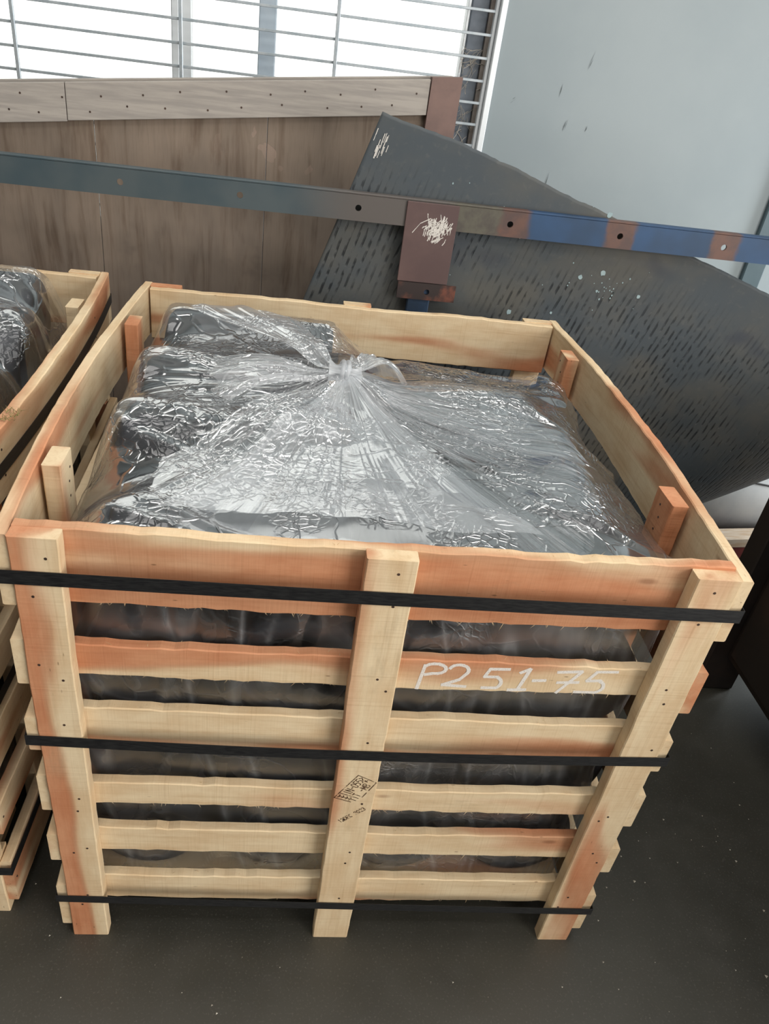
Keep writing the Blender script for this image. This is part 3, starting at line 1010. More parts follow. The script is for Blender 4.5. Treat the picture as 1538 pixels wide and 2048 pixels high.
def membrane(tubes, x0, x1, y0, y1, edge, extra=None, it=700):
    nx, ny = 101, 107
    gx = np.linspace(x0, x1, nx)
    gy = np.linspace(y0, y1, ny)
    X, Y = np.meshgrid(gx, gy, indexing='ij')
    ob = np.full(X.shape, zt - .02)
    for c, a, R, L, *_ in tubes:
        ob = np.maximum(ob, cyl_top(X, Y, c, a, R + .009, L + .05))
    for _ in range(9):
        Q = np.pad(ob, 1, mode='edge')
        ob = np.maximum(ob - .004, (Q[:-2, 1:-1] + Q[2:, 1:-1] + Q[1:-1, :-2] + Q[1:-1, 2:] + 2 * ob) / 6)
    ed = np.minimum.reduce([X - x0, x1 - X, Y - y0, y1 - Y])
    zed = edge(X, Y)
    Z = np.maximum(ob, zed)
    fix = ed < 1e-6
    for _ in range(it):
        A = np.zeros_like(Z)
        P = np.pad(Z, 1, mode='edge')
        A = (P[:-2, 1:-1] + P[2:, 1:-1] + P[1:-1, :-2] + P[1:-1, 2:]) / 4
        # hangs a little between supports
        Z = np.maximum(ob, A - .00004)
        if extra is not None:
            Z = np.maximum(Z, extra(X, Y))
        Z[fix] = zed[fix]
    def samp(x, y):
        fx = np.clip((x - x0) / (x1 - x0) * (nx - 1), 0, nx - 1.001)
        fy_ = np.clip((y - y0) / (y1 - y0) * (ny - 1), 0, ny - 1.001)
        i = fx.astype(int)
        j = fy_.astype(int)
        f, g = fx - i, fy_ - j
        return (Z[i, j] * (1 - f) + Z[i + 1, j] * f) * (1 - g) + (Z[i, j + 1] * (1 - f) + Z[i + 1, j + 1] * f) * g
    return samp

def ridged(th, r, f, seed):
    return 1 - np.abs(fbm2(th * f, r, seed, 2)) * 1.4

def film_grid(name, parent, P, haze, label=None, crease=1.0):
    """P: (na, nr, 3) grid of points"""
    na, nr = P.shape[:2]
    idx = np.arange(na * nr).reshape(na, nr)
    f = np.stack([idx[:-1, :-1], idx[1:, :-1], idx[1:, 1:], idx[:-1, 1:]], -1).reshape(-1, 4)
    me = bpy.data.meshes.new(name)
    me.vertices.add(na * nr)
    me.vertices.foreach_set('co', P.reshape(-1))
    me.loops.add(f.size)
    me.loops.foreach_set('vertex_index', f.reshape(-1))
    me.polygons.add(len(f))
    me.polygons.foreach_set('loop_start', np.arange(0, f.size, 4))
    me.polygons.foreach_set('loop_total', np.full(len(f), 4))
    me.update(calc_edges=True)
    me.validate()
    me.polygons.foreach_set('use_smooth', [True] * len(me.polygons))
    at = me.attributes.new('haze', 'FLOAT', 'POINT')
    at.data.foreach_set('value', np.broadcast_to(haze, (na, nr)).reshape(-1).astype(np.float32).copy())
    at = me.attributes.new('crease', 'FLOAT', 'POINT')
    at.data.foreach_set('value', np.broadcast_to(crease, (na, nr)).reshape(-1).astype(np.float32).copy())
    me.materials.append(M['film'])
    o = bpy.data.objects.new(name, me)
    COL.objects.link(o)
    if parent:
        o.parent = parent
    if label:
        o['label'] = label
    return o

KN = np.array([0.453, 0.538, 0.986])           # the knot

def bag_body(parent, origin, samp, kn, x0, x1, y0, y1, zb, seed, zpin):
    na, nr, nw = 900, 110, 60
    th = np.linspace(0, 2 * np.pi, na)
    # rectangle boundary along each direction from the knot, with rounded corners
    cs, sn = np.cos(th), np.sin(th)
    tx = np.where(cs > 0, (x1 - kn[0]) / np.maximum(cs, 1e-6), (x0 - kn[0]) / np.minimum(cs, -1e-6))
    ty = np.where(sn > 0, (y1 - kn[1]) / np.maximum(sn, 1e-6), (y0 - kn[1]) / np.minimum(sn, -1e-6))
    p = 14.0
    rad = (tx ** -p + ty ** -p) ** (-1 / p)
    t = np.linspace(0, 1, nr) ** 1.15
    TH, TT = np.meshgrid(th, t, indexing='ij')
    RR = .012 + (rad[:, None] - .012) * TT
    sw = .10 * n2(TT * 3, TH * 1.5, seed) * (1 - TT) * TT * 4      # swirl of the pleats
    X = kn[0] + RR * np.cos(TH + sw)
    Y = kn[1] + RR * np.sin(TH + sw)
    X = np.clip(X, x0, x1)
    Y = np.clip(Y, y0, y1)
    base = samp(X, Y)
    wgt = np.exp(-(RR / .085) ** 2)
    Z = base * (1 - wgt) + kn[2] * wgt + .004
    thw = np.minimum(TH, 2 * np.pi - TH)                           # same noise on both ends of the ring
    pl = .0
    for f, a, s in ((2.2, .012, 1), (4.5, .007, 2), (11.0, .0022, 3)):
        pl = pl + a * (ridged(thw + (TH > np.pi) * 0, RR * (6 if f > 20 else 4) + (TH > np.pi) * 0, f, seed + s) - .55)
    env = np.clip(RR / .10, 0, 1) * (0.35 + .65 * np.exp(-(RR / .34) ** 2))
    Z = Z + pl * env
    # folds that follow the tubes, not the knot
    Z = Z + .014 * np.maximum(0, ridged(Y + .25 * X, X * 3, 9.0, seed + 9) - .45) * np.clip((RR - .12) / .1, 0, 1)
    Z = np.maximum(Z, base + .0015)
    # wall part
    s = np.linspace(0, 1, nw + 1)[1:]
    zw = Z[:, -1:][:, 0]
    SX = np.repeat(X[:, -1:], nw, 1)
    SY = np.repeat(Y[:, -1:], nw, 1)
    SZ = zw[:, None] + (zb - zw[:, None]) * s[None, :]
    peri = np.cumsum(np.r_[0, np.hypot(np.diff(X[:, -1]), np.diff(Y[:, -1]))])
    perw = np.minimum(peri, peri[-1] - peri)
    PW, SS = np.meshgrid(perw, s, indexing='ij')
    inn = .005 * ridged(PW, SS * 2, 18.0, seed + 20) + .010 * fbm2(PW * 5, SS * 4, seed + 21, 2) + .003 * ridged(PW + SS * .1, SS * 1.5, 60.0, seed + 22) * np.clip((SX - .75) / .1, .15, 1)
    inn = np.clip(inn + .004, 0, .028) * np.clip(SS * 6, 0, 1)
    nx_ = (kn[0] - SX)
    ny_ = (kn[1] - SY)
    onx = np.minimum(np.abs(SX - x0), np.abs(SX - x1)) < np.minimum(np.abs(SY - y0), np.abs(SY - y1))
    SX = SX + np.where(onx, np.sign(nx_) * inn, 0)
    SY = SY + np.where(~onx, np.sign(ny_) * inn, 0)
    P = np.stack([np.concatenate([X, SX], 1), np.concatenate([Y, SY], 1), np.concatenate([Z, SZ], 1)], -1)
    hz = .012 + .14 * np.exp(-(RR / .14) ** 2) + .05 * np.clip(n2(X * 7, Y * 7, seed + 30), 0, 1)
    hz = hz + .07 * np.clip(pl / .02, 0, 1) ** 2
    right = np.clip((SX - .80) / .08, 0, 1) * (SY < y0 + .06)
    hw = np.full(SX.shape, .003) + .05 * np.clip(inn / .024, 0, 1) ** 2 + .12 * right * np.clip(ridged(PW, SS, 60.0, seed + 25), 0, 1) ** 4
    hw = hw + .20 * np.clip(ridged(PW + .10 * SS + .04 * n2(PW * 4, SS * 3, seed + 41), SS * 1.2, 10.0, seed + 40), 0, 1) ** 14
    hw = hw + .10 * np.clip(ridged(PW - .30 * SS, SS * 1.5, 8.0, seed + 43), 0, 1) ** 18
    cw = .36 + .0 * SX
    P[..., 0] += origin[0]
    P[..., 1] += origin[1]
    return film_grid('bag_film', parent, P, np.concatenate([hz, hw], 1), None, np.concatenate([np.ones(hz.shape), cw], 1))

def fan(parent, samp, kn, a0, a1, rfun, lift, amp, haze, seed, name='gathered_film', na=260, nr=70, octs=None, streak=.07, zend=None, crease=1.0):
    th = np.radians(np.linspace(a0, a1, na))
    t = np.linspace(0, 1, nr)
    TH, TT = np.meshgrid(th, t, indexing='ij')
    U = (TH - th[0]) / (th[-1] - th[0])
    RR = .010 + (rfun(U[:, :1]) - .010) * TT
    X = np.clip(kn[0] + RR * np.cos(TH), .012, .988)
    Y = np.clip(kn[1] + RR * np.sin(TH), .050, 1.035)
    base = samp(X, Y)
    w = np.exp(-(RR / .07) ** 2)
    Z = (base + lift(U, TT)) * (1 - w) + (kn[2] + .006) * w
    if zend is not None:
        Z = np.maximum(Z - .012 * TT, (kn[2] + .004) * (1 - TT) + zend * TT - .014 * np.sin(np.pi * TT))
    pl = 0
    for f, a, s in octs:
        pl = pl + a * (ridged(TH, RR * 3, f, seed + s) - .5)
    Z = Z + amp * pl * np.clip(RR / .08, 0, 1)
    Z = np.maximum(Z, base + .004)
    hz = haze(U, TT, RR) + streak * np.clip(pl / (.5 * sum(o_[1] for o_ in octs)), 0, 1) ** 3
    P = np.stack([X, Y, Z], -1)
    return film_grid(name, parent, P, np.clip(hz, 0, .9), None, crease)

bag = empty('plastic_bag', (KN[0], KN[1], .12))
tag(bag, 'clear plastic bag tied in a knot over black rubber tubes in the middle crate', 'bag')
bag_off = Vector((-KN[0], -KN[1], -.12))
def edge_z(X, Y):
    z = np.full(X.shape, .80)
    z = np.where(Y < .06, .915, z)
    z = np.where(X > .98, .80 + .05 * np.clip(1 - np.abs(Y - .45) / .4, 0, 1), z)
    z = np.where(X < .02, .81 + .03 * np.clip(1 - np.abs(Y - .6) / .4, 0, 1), z)
    return z
tent = lambda X, Y: KN[2] - .012 - .30 * np.hypot(X - KN[0], Y - KN[1]) ** .85 * 1.0 - 0.02
samp = membrane(TOP, .012, .988, .050, 1.030, edge_z, tent)
parts = [bag_body(bag, (0, 0), samp, KN, .012, .988, .050, 1.030, .118, 3, None)]
# the white fan of slack film in front of the knot
def r_front(a0, a1, y_end):
    def f(U):
        ang = np.radians(a0 + U * (a1 - a0))
        r = (KN[1] - y_end) / np.maximum(-np.sin(ang), 1e-3)
        return np.minimum(r, .66) * (1 + .06 * n1(U * 5, 5) + .008 * n1(U * 31, 6))
    return f
WIDE = ((3.0, 1.0, 1), (8.0, .40, 2), (24.0, .16, 3))
FINE = ((5.0, .7, 1), (16.0, .6, 2), (40.0, .45, 3), (90.0, .2, 4))
parts.append(fan(bag, samp, KN, 236, 304, r_front(236, 304, .13), lambda U, T_: .010 + .020 * np.sin(np.pi * T_), .007,
                 lambda U, T_, R_: 31e-2 + .10 * np.clip(1 - R_ / .18, 0, 1), 40, na=420, nr=90, octs=WIDE, streak=.18, zend=.934, crease=.5))
parts.append(fan(bag, samp, KN, 252, 296, r_front(252, 296, .20), lambda U, T_: .020 + .018 * np.sin(np.pi * T_), .006,
                 lambda U, T_, R_: .10 + 0 * R_, 60, na=300, nr=60, octs=WIDE, zend=.958, crease=.5))
parts.append(fan(bag, samp, KN, 222, 250, (lambda f: (lambda U: np.minimum(f(U), .30 / np.maximum(np.cos(np.radians(U * 28 + 42)), .2))))(r_front(222, 250, .14)), lambda U, T_: .018 + .020 * np.sin(np.pi * T_), .009,
                 lambda U, T_, R_: .10 + .08 * T_, 70, na=200, nr=60, octs=WIDE, zend=.935, crease=.6))
# flap thrown to the rear left corner
parts.append(fan(bag, samp, KN, 108, 136, lambda U: .30 + .17 * U + .01 * n1(U * 9, 4), lambda U, T_: .034 * np.sin(np.pi * T_ * .9) + .012, .005,
                 lambda U, T_, R_: .36 + .08 * np.abs(U - .5), 80, na=120, nr=60, octs=WIDE))
# crumpled flap to the left
parts.append(fan(bag, samp, KN, 166, 206, lambda U: .25 + .025 * n1(U * 8, 25), lambda U, T_: .030 * np.sin(np.pi * T_) + .016, .011,
                 lambda U, T_, R_: .24 + .06 * T_, 90, na=160, nr=50, octs=WIDE))
# puff to the right of the knot and rear gathers
parts.append(fan(bag, samp, KN, 18, 82, lambda U: .135 + .02 * n1(U * 5, 35), lambda U, T_: .050 * np.sin(np.pi * T_) + .014, .010,
                 lambda U, T_, R_: .30 + 0 * R_, 100, na=160, nr=40, octs=WIDE))
# tight pleats streaming to the right
parts.append(fan(bag, samp, KN, -62, -6, lambda U: .60 - .20 * U + .02 * n1(U * 9, 45), lambda U, T_: .008 + .012 * np.sin(np.pi * T_), .0045,
                 lambda U, T_, R_: .003 + .12 * np.exp(-(R_ / .17) ** 2), 110, na=520, nr=70, octs=FINE, streak=.55, crease=.45))
parts.append(fan(bag, samp, KN, -30, 22, lambda U: .50 - .12 * U + .02 * n1(U * 7, 46), lambda U, T_: .008 + .010 * np.sin(np.pi * T_), .007,
                 lambda U, T_, R_: .004 + .10 * np.exp(-(R_ / .2) ** 2), 130, na=320, nr=60, octs=WIDE, streak=.10, crease=.6))
# knot: twisted neck with two wraps
kv, kf = [], []
n_a, n_s = 48, 36
for i in range(n_s + 1):
    s = i / n_s
    rr = .020 + .007 * math.cos(2 * math.pi * s) ** 2
    for q in range(n_a):
        a = 2 * math.pi * q / n_a
        rw = rr * (1 + .16 * math.sin(7 * a + 5 * s) + .08 * math.sin(13 * a - 9 * s))
        kv.append((KN[0] - .034 + .062 * s, KN[1] + rw * math.cos(a) * .8, KN[2] + .004 + rw * math.sin(a) * .62 - .010 * s))
for i in range(n_s):
    for q in range(n_a):
        kf.append((i * n_a + q, i * n_a + (q + 1) % n_a, (i + 1) * n_a + (q + 1) % n_a, (i + 1) * n_a + q))
o = link_mesh('knot', kv, kf, M['film'], bag, True)
at = o.data.attributes.new('haze', 'FLOAT', 'POINT')
at.data.foreach_set('value', np.full(len(kv), .50, np.float32))
at = o.data.attributes.new('crease', 'FLOAT', 'POINT')
at.data.foreach_set('value', np.full(len(kv), .6, np.float32))
o['label'] = 'tight white twisted knot'
parts.append(o)
wv_, wf_ = [], []
for tcoil in range(2):
    pts = []
    for i in range(26):
        a = 2 * math.pi * i / 25
        pts.append((KN[0] - .010 + .009 * tcoil + .004 * math.sin(a), KN[1] + .024 * math.cos(a), KN[2] + .003 + .0185 * math.sin(a)))
    v, f = tube_mesh(pts, .0048, 8)
    n0 = len(wv_)
    wv_ += v
    wf_ += [tuple(q + n0 for q in t) for t in f]
o = link_mesh('knot_wrap', wv_, wf_, M['film'], bag, True)
at = o.data.attributes.new('haze', 'FLOAT', 'POINT')
at.data.foreach_set('value', np.full(len(wv_), .36, np.float32))
at = o.data.attributes.new('crease', 'FLOAT', 'POINT')
at.data.foreach_set('value', np.full(len(wv_), .6, np.float32))
parts.append(o)
for p in parts:
    p.location = bag_off

# left crate: tubes and bag
LT = []
zL = zt + .0
specs = [((.74, .17, zL + .085), (1, .12, .02), .083, .44, .06, 'black rubber tube under film nearest to us in the left crate'),
         ((.72, .42, zL + .095), (1, .10, .0), .094, .46, .065, 'black rubber tube under film, second from the front in the left crate'),
         ((.70, .67, zL + .105), (1, .06, .0), .104, .48, .07, 'black rubber tube under film, third from the front in the left crate'),
         ((.66, .90, zL + .118), (1, .04, .0), .106, .48, .07, 'rearmost black rubber tube under film in the left crate')]
for c, a, R, L, bo, lab in specs:
    rubber_tube('rubber_tube', (c[0] + LX, c[1] + LY, c[2]), a, R, L, bo, lab, 'black rubber tubes in the left crate')
    LT.append((c, a, R, L))
for i, x in enumerate(xl[1:]):
    for j, zz in enumerate(zl):
        rubber_tube('rubber_tube', (x + LX + (j % 2) * .006, .55 + LY, zz), (0, 1, 0), .1075, .94, .075,
                    'black rubber tube low in the left crate, %s row, %s column from its right side' % (lay_w[j], ('third', 'second', 'first')[i]), 'black rubber tubes low in the left crate')
KL = np.array([.30, .52, .985])
bag2 = empty('plastic_bag', (KL[0] + LX, KL[1] + LY, .12))
tag(bag2, 'clear plastic bag over black rubber tubes in the left crate', 'bag')
sampL = membrane(LT, .012, .985, .05, 1.03, lambda X, Y: np.full(X.shape, .76), None)
b = bag_body(bag2, (LX, LY), sampL, KL, .012, .985, .05, 1.03, .118, 53, None)
b.location = (-(KL[0] + LX), -(KL[1] + LY), -.12)

# ------------------------------------------------------------------ plywood side panel leaning by the window
pa = math.atan2(1.556 - 1.40, 0.76 + .41)
panel = empty('plywood_panel', (-0.41, 1.40, 0.0), (0, 0, pa))
tag(panel, 'large weathered brown plywood panel with a pale timber rail along its top below the window', 'panel')
# local: x along the panel (0 = photo left), z up. Top edge 1.311 at x=0 rising to 1.434 at x=1.18
def ptop(x):
    return 1.312 + .105 * x
def slab(name, x0, x1, d0, d1, y0, y1, mat, tilt0=0.0, tilt1=0.0, n=1, bev=.0):
    verts, faces = [], []
    for x in (x0, x1):
        for y in (y0, y1):
            for d in (d1, d0):
                verts.append((x, y, max(ptop(x) - d, .004)))
    faces = [(0, 1, 5, 4), (2, 6, 7, 3), (1, 3, 7, 5), (0, 4, 6, 2), (0, 2, 3, 1), (4, 5, 7, 6)]
    o = link_mesh(name, verts, faces, mat, panel)
    bmm = bmesh.new()
    bmm.from_mesh(o.data)
    bmesh.ops.recalc_face_normals(bmm, faces=bmm.faces[:])
    bmesh.ops.bevel(bmm, geom=bmm.edges[:], offset=.0012, segments=1, affect='EDGES')
    bmm.to_mesh(o.data)
    bmm.free()
    return o
# plywood sheets (butt joints show as dark lines)
zs0 = [-0.9, -0.42, 0.215, 0.66, 1.155]
for a, b_ in zip(zs0[:-1], zs0[1:]):
    o = slab('plywood_sheet', a + .0006, b_ - .0006, .012, 2.0, 0.0, .012, M['ply'])
o = slab('top_rail', -0.9, .153, 0.0, .087, -.020, -.001, M['rail'])
o = slab('top_rail', .1545, 1.085, 0.0, .085, -.020, -.001, M['rail'])
o = slab('rear_rail', -0.9, 1.155, -.004, .06, .0125, .035, M['rail'])
# end batten, slightly askew
verts = []
for y in (-.022, -.001):
    for x, zz in ((1.088, ptop(1.1) + .004), (1.172, ptop(1.17) + .004), (1.165, .006), (1.075, .006)):
        verts.append((x, y, zz))
o = link_mesh('end_batten', verts, [(3, 2, 1, 0), (4, 5, 6, 7), (0, 1, 5, 4), (1, 2, 6, 5), (2, 3, 7, 6), (3, 0, 4, 7)], M['batten'], panel)
o['label'] = 'rust brown end batten'
nv, nf = [], []
for i in range(26):
    x = -.2 + 1.3 * i / 26 + RNG.uniform(-.02, .02)
    c = Vector((x, -.0206 if x < 1.085 else -.0226, ptop(x) - (.028 if i % 2 else .060) + RNG.uniform(-.006, .006)))
    k0 = len(nv)
    nv += [c + Vector((.0028 * math.cos(q * math.pi / 3), 0, .0028 * math.sin(q * math.pi / 3))) for q in range(6)]
    nf.append(tuple(range(k0, k0 + 6)))
o = link_mesh('nail_heads', nv, [tuple(reversed(f)) for f in nf], M['nail'], panel)
o['kind'] = 'stuff'

# ------------------------------------------------------------------ steel rack bar with plate, bracket and post
rack = empty('steel_guard_rail', (0.67, 1.2, 0.0))
tag(rack, 'long punched steel rail with red brown plate on a blue post behind the middle crate', 'rail')
RO = Vector((-.67, -1.2, 0))
bz0, bz1 = 1.1195, 1.181
bt = .006
def punched_bar(holes, x0, x1, z0, z1, y0, y1, r):
    verts, faces = [], []
    K = 16
    def quad4(a, b, c, d):
        k0 = len(verts)
        verts.extend([a, b, c, d])
        faces.append((k0, k0 + 1, k0 + 2, k0 + 3))
    zc = (z0 + z1) / 2
    hw = (z1 - z0) / 2
    xs = [x0]
    for h in holes:
        xs += [h - hw, h + hw]
    xs.append(x1)
    for y, sgn in ((y0, 1), (y1, -1)):
        for i in range(0, len(xs), 2):
            q = [(xs[i], y, z0), (xs[i + 1], y, z0), (xs[i + 1], y, z1), (xs[i], y, z1)]
            quad4(*(q if sgn > 0 else q[::-1]))
        for h in holes:
            sq, ci = [], []
            for k in range(K):
                a = 2 * math.pi * (k + .5) / K
                c, s = math.cos(a), math.sin(a)
                m = max(abs(c), abs(s))
                a0 = 2 * math.pi * k / K
                sq.append((h + hw * c / m, y, zc + hw * s / m))
                ci.append((h + r * c, y, zc + r * s))
            # square corners
            for k in range(K):
                j = (k + 1) % K
                q = [ci[k], sq[k], sq[j], ci[j]]
                quad4(*(q if sgn > 0 else q[::-1]))
                ang = 2 * math.pi * (k + 1) / K
                if k % 4 == 1:
                    sx, sz = (1 if math.cos(ang) > 0 else -1), (1 if math.sin(ang) > 0 else -1)
                    k0 = len(verts)
                    verts.extend([sq[k], (h + hw * sx, y, zc + hw * sz), sq[j]])
                    faces.append((k0, k0 + 1, k0 + 2) if sgn > 0 else (k0 + 2, k0 + 1, k0))
    for h in holes:
        for k in range(K):
            a, b2_ = 2 * math.pi * (k + .5) / K, 2 * math.pi * (k + 1.5) / K
            quad4((h + r * math.cos(a), y0, zc + r * math.sin(a)), (h + r * math.cos(b2_), y0, zc + r * math.sin(b2_)),
                  (h + r * math.cos(b2_), y1, zc + r * math.sin(b2_)), (h + r * math.cos(a), y1, zc + r * math.sin(a)))
    quad4((x0, y0, z1), (x1, y0, z1), (x1, y1, z1), (x0, y1, z1))
    quad4((x0, y1, z0), (x1, y1, z0), (x1, y0, z0), (x0, y0, z0))
    quad4((x0, y1, z0), (x0, y0, z0), (x0, y0, z1), (x0, y1, z1))
    quad4((x1, y0, z0), (x1, y1, z0), (x1, y1, z1), (x1, y0, z1))
    return verts, faces
v, f = punched_bar([-.665, -.378, -.090, .197, .489, .877, 1.168, 1.451, 1.735], -1.1, 2.0, bz0, bz1, 1.2, 1.2 + bt, .0078)
o = link_mesh('punched_bar', v, f, M['bar'], rack)
o.location = RO
def rbox(*a, **kw):
    o = box(*a, **kw)
    o.location = RO
    return o
rbox('top_flange', -1.1, 2.0, 1.2, 1.224, bz1 + .0002, bz1 + .005, M['bar'], rack, bev=.001)
plate = rbox('plate', .609, .741, 1.1935, 1.1995, .985, 1.1805, M['primer'], rack, bev=.001)
v, f = punched_bar([.690], .612, .766, .942, .984, 1.188, 1.196, .0075)
o = link_mesh('bracket', v, f, M['rust'], rack)
o.location = RO
rbox('post', .643, .703, 1.197, 1.2165, .006, .98, M['bluepost'], rack, bev=.003)
rbox('foot_plate', .60, .75, 1.165, 1.225, .0, .006, M['rust'], rack, bev=.001)
# white scribble on the plate
rs = random.Random(5)
lines = []
for i in range(130):
    cx_, cz_ = rs.gauss(.692, .014), rs.gauss(1.122, .014)
    if (cx_ - .69) * .4 + (cz_ - 1.122) < -.03:
        continue
    a = rs.uniform(.5, 2.0)
    L = rs.uniform(.004, .013)
    lines.append([(cx_ - L * math.cos(a), cz_ - L * math.sin(a)), (cx_ + rs.uniform(-.003, .003), cz_), (cx_ + L * math.cos(a), cz_ + L * math.sin(a))])
lines.append([(.630, 1.108), (.648, 1.132), (.672, 1.145)])
strokes('chalk_scribble', plate, lines, .0019, lambda u, w_, h: Vector((u, 1.1935 - h, w_)), M['chalk'], .0008)

# ------------------------------------------------------------------ rubber belt sheet hanging behind the rail
av = np.array([.86, .51])
pv = np.array([.51, -.86])
ev = np.array([-.320, -.947])
topc = np.array([(.492, 1.372), (.526, 1.362), (.73, 1.318), (.805, 1.295), (1.281, 1.149), (1.743, 1.007), (2.35, .83)])[1:]
seg = np.r_[0, np.cumsum(np.hypot(*np.diff(topc, axis=0).T))]
NU, NV = 300, 190
us = np.linspace(0, seg[-1], NU)
tx = np.interp(us, seg, topc[:, 0])
tz = np.interp(us, seg, topc[:, 1]) + .0022 * n1(us * 22, 2) + .001 * n1(us * 80, 3)
vs = np.linspace(0, 1.55, NV)
P = np.zeros((NU, NV, 3))
UV = np.zeros((NU, NV, 2))
Rb, d0_ = .45, .70 - .45 * math.sin(math.radians(51))
for j, vv in enumerate(vs):
    x = tx + ev[0] * vv
    zz = tz + ev[1] * vv
    s = x * av[0] + zz * av[1]
    d = x * pv[0] + zz * pv[1]
    thb = np.clip((d - d0_) / Rb, 0, math.radians(64))
    ex_ = np.maximum(d - d0_ - Rb * math.radians(64), 0)
    dd = np.where(d > d0_, d0_ + Rb * np.sin(thb) + 0 * ex_, d)
    yy = np.where(d > d0_, Rb * (1 - np.cos(thb)), 0)
    P[:, j, 0] = s * av[0] + dd * pv[0]
    P[:, j, 2] = s * av[1] + dd * pv[1]
    P[:, j, 1] = 1.230 + .05 * np.clip(P[:, j, 2] - 1.12, -1, 1) * (P[:, j, 2] > 1.12) + yy + .0025 * n2(us * 6, vv * 6, 8)
    UV[:, j, 0] = us - vv * 0.03
    UV[:, j, 1] = vv
keep = np.ones((NU, NV), bool)
for j, vv in enumerate(vs):
    x = tx + ev[0] * vv
    zz = tz + ev[1] * vv
    d = x * pv[0] + zz * pv[1]
    keep[:, j] = (d < d0_ + Rb * math.radians(64)) & (P[:, j, 2] > .004)
idx = np.arange(NU * NV).reshape(NU, NV)
fk = keep[:-1, :-1] & keep[1:, :-1] & keep[1:, 1:] & keep[:-1, 1:]
F = np.stack([idx[:-1, :-1], idx[:-1, 1:], idx[1:, 1:], idx[1:, :-1]], -1)[fk]
used = np.unique(F)
remap = -np.ones(NU * NV, int)
remap[used] = np.arange(len(used))
PP = P.reshape(-1, 3)[used]
UU = UV.reshape(-1, 2)[used]
belt = link_mesh('rubber_belt', PP, [tuple(int(q) for q in r) for r in remap[F]], M['belt'], None, True)
uvl = belt.data.uv_layers.new(name='UVMap')
li = np.empty(len(belt.data.loops), int)
belt.data.loops.foreach_get('vertex_index', li)
uvl.data.foreach_set('uv', UU[li].reshape(-1))
md = belt.modifiers.new('thickness', 'SOLIDIFY')
md.thickness = .009
md.offset = -1
tag(belt, 'large dark grey ridged rubber belt sheet behind the steel rail, curling under at right', 'rubber sheet')
# paint drops and scratches on the sheet
def belt_at(x, zz):
    q = np.argmin((PP[:, 0] - x) ** 2 + (PP[:, 2] - zz) ** 2)
    return PP[q]
pv_, pf_ = [], []
rs = random.Random(9)
spots = [(1.135, 1.19, .008), (1.10, 1.03, .0075), (1.165, 1.045, .008), (1.16, .995, .004), (1.28, .99, .006), (.93, .92, .0075), (.985, .885, .006), (1.05, .93, .004)]
spots += [(rs.gauss(1.19, .05), rs.gauss(1.01, .03), rs.uniform(.0012, .003)) for _ in range(22)]
spots += [(rs.uniform(.6, 1.3), rs.uniform(.8, 1.25), rs.uniform(.001, .0025)) for _ in range(25)]
for x, zz, r in spots:
    c = belt_at(x, zz)
    k0 = len(pv_)
    n = 9
    for q in range(n):
        a = 2 * math.pi * q / n
        rr = r * rs.uniform(.75, 1.15)
        pv_.append((c[0] + rr * math.cos(a) * .85, c[1] - .0014, c[2] + rr * math.sin(a)))
    pf_.append(tuple(range(k0, k0 + n)))
o = link_mesh('paint_spots', pv_, pf_, M['paint_spot'], belt)
o['kind'] = 'stuff'
lines = []
for i in range(16):
    x, zz = rs.uniform(.515, .548), rs.uniform(1.27, 1.325)
    L = rs.uniform(.006, .014)
    lines.append([(x - .3 * L, zz - L), (x + .3 * L, zz + L)])
strokes('chalk_scratch', belt, lines, .0016, lambda u, w_, h: Vector((u, belt_at(u, w_)[1] - .0016 - h, w_)), M['chalk'], .0004)

# ------------------------------------------------------------------ things at the right
cab = empty('steel_cabinet', (1.66, .2, 0))
tag(cab, 'dark brown steel cabinet on legs cut off by the right edge of the photo', 'cabinet')
CO = Vector((-1.66, -.2, 0))
def cbox(name, *a, mat='cabinet', bev=.004):
    o = box(name, *a, M[mat], cab, bev)
    o.location = CO
    return o
cbox('body', 1.66, 2.35, -.55, .80, .126, .86)
cbox('top', 1.64, 2.37, -.57, .84, .862, .89)
for lx, ly in ((1.605, .755), (2.27, .755), (1.605, -.60), (2.27, -.60)):
    cbox('leg', lx, lx + .120, ly, ly + .070, 0.0, .858)
cbox('door', 1.6515, 1.658, -.52, .10, .15, .84)
cbox('door', 1.6515, 1.658, .115, .74, .15, .84)
v, f = tube_mesh([(1.652, .55, .44), (1.632, .55, .44), (1.632, .55, .50), (1.652, .55, .50)], .006)
o = link_mesh('handle', v, f, M['rust'], cab)
o.location = CO

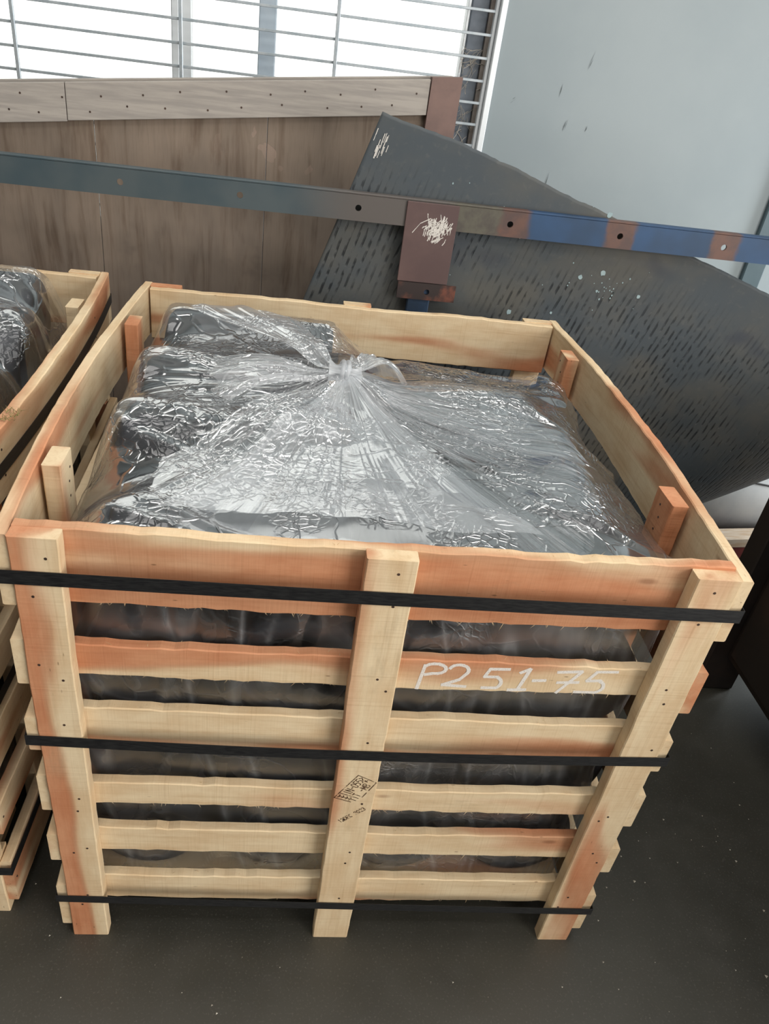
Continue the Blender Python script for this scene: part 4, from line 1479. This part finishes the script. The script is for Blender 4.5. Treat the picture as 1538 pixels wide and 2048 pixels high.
def roll(name, c, R, L, label):
    prof = [(.03, -L / 2), (R * .9, -L / 2), (R, -L / 2 + .02), (R, L / 2 - .02), (R * .9, L / 2), (.03, L / 2)]
    v, f = lathe_mesh(prof, 48)
    o = link_mesh(name, v, f, M['roll'], None, True)
    o.location = c
    tag(o, label, 'roll')
    return o
roll('fabric_roll', (2.62, 1.69, .162), .16, 1.5, 'thick white wrapped roll lying on the floor below the curled rubber belt')
for q, (za, zb_) in enumerate(((.318, .325), (.300, .335))):
    pts = [(2.02 + .9 * t, 1.655 - .02 * q - .05 * t + .03 * math.sin(5 * t + q), za + .012 * math.sin(3 * t + 2 * q)) for t in np.linspace(0, 1, 18)]
    pts = [(x, 1.69 - math.sqrt(max(.168 ** 2 - (zz - .162) ** 2, 0)) * (.62 + .2 * q), .162 + .169 * math.sqrt(max(0, 1 - (.62 + .2 * q) ** 2))) for x, y, zz in pts]
    pts = [(x, y - .012 * i * q * .3, zz) for i, (x, y, zz) in enumerate(pts)]
    ang0 = math.radians(125 + 12 * q)
    pts = []
    for i in range(18):
        t = i / 17
        a = ang0 + math.radians((18 + 14 * q) * t)
        pts.append((2.03 + .8 * t, 1.69 + .1635 * math.cos(a), .162 + .1635 * math.sin(a)))
    v, f = tube_mesh(pts, .0032, 6)
    o = link_mesh('black_cable', v, f, M['cable'], None, True)
    tag(o, ('thin black cable lying over the white roll, upper of two' if q == 0 else 'thin black cable lying over the white roll, lower of two'), 'cable')
bm = box_bm(-.25, .25, -.035, .035, -.02, .02, .003)
o = bm_obj('timber_offcut', bm, M['palewood'])
o.location = (2.10, 1.44, .108)
o.rotation_euler = (0, 0, math.radians(8))
tag(o, 'pale sawn timber offcut lying on the red beam near the white roll', 'timber')
bm = box_bm(-.3, .3, -.04, .04, 0, .088, .004)
o = bm_obj('red_beam', bm, M['red'])
o.location = (2.18, 1.44, .0)
tag(o, 'dull red painted beam on the floor under the pale timber offcut', 'beam')

# ------------------------------------------------------------------ crumbs on the floor
dv_, df_ = [], []
rs = random.Random(17)
for i in range(230):
    if i < 150:
        x, y = rs.uniform(-.4, 1.7), rs.uniform(-.75, .3)
    else:
        x, y = rs.uniform(1.05, 1.6), rs.uniform(-.5, .9)
    if -.03 < x < 1.03 and y > -.02:
        continue
    r = rs.uniform(.0008, .0026) * (1.6 if rs.random() < .1 else 1)
    k0 = len(dv_)
    dv_ += [(x + r, y, .0), (x - r * .6, y + r * .8, .0), (x - r * .5, y - r, .0), (x, y, r * .9)]
    df_ += [(k0, k0 + 1, k0 + 3), (k0 + 1, k0 + 2, k0 + 3), (k0 + 2, k0, k0 + 3), (k0, k0 + 2, k0 + 1)]
o = link_mesh('floor_crumbs', dv_, df_, M['dust'])
o['kind'] = 'stuff'
tag(o, 'pale crumbs and dust scattered over the dark floor', 'debris')
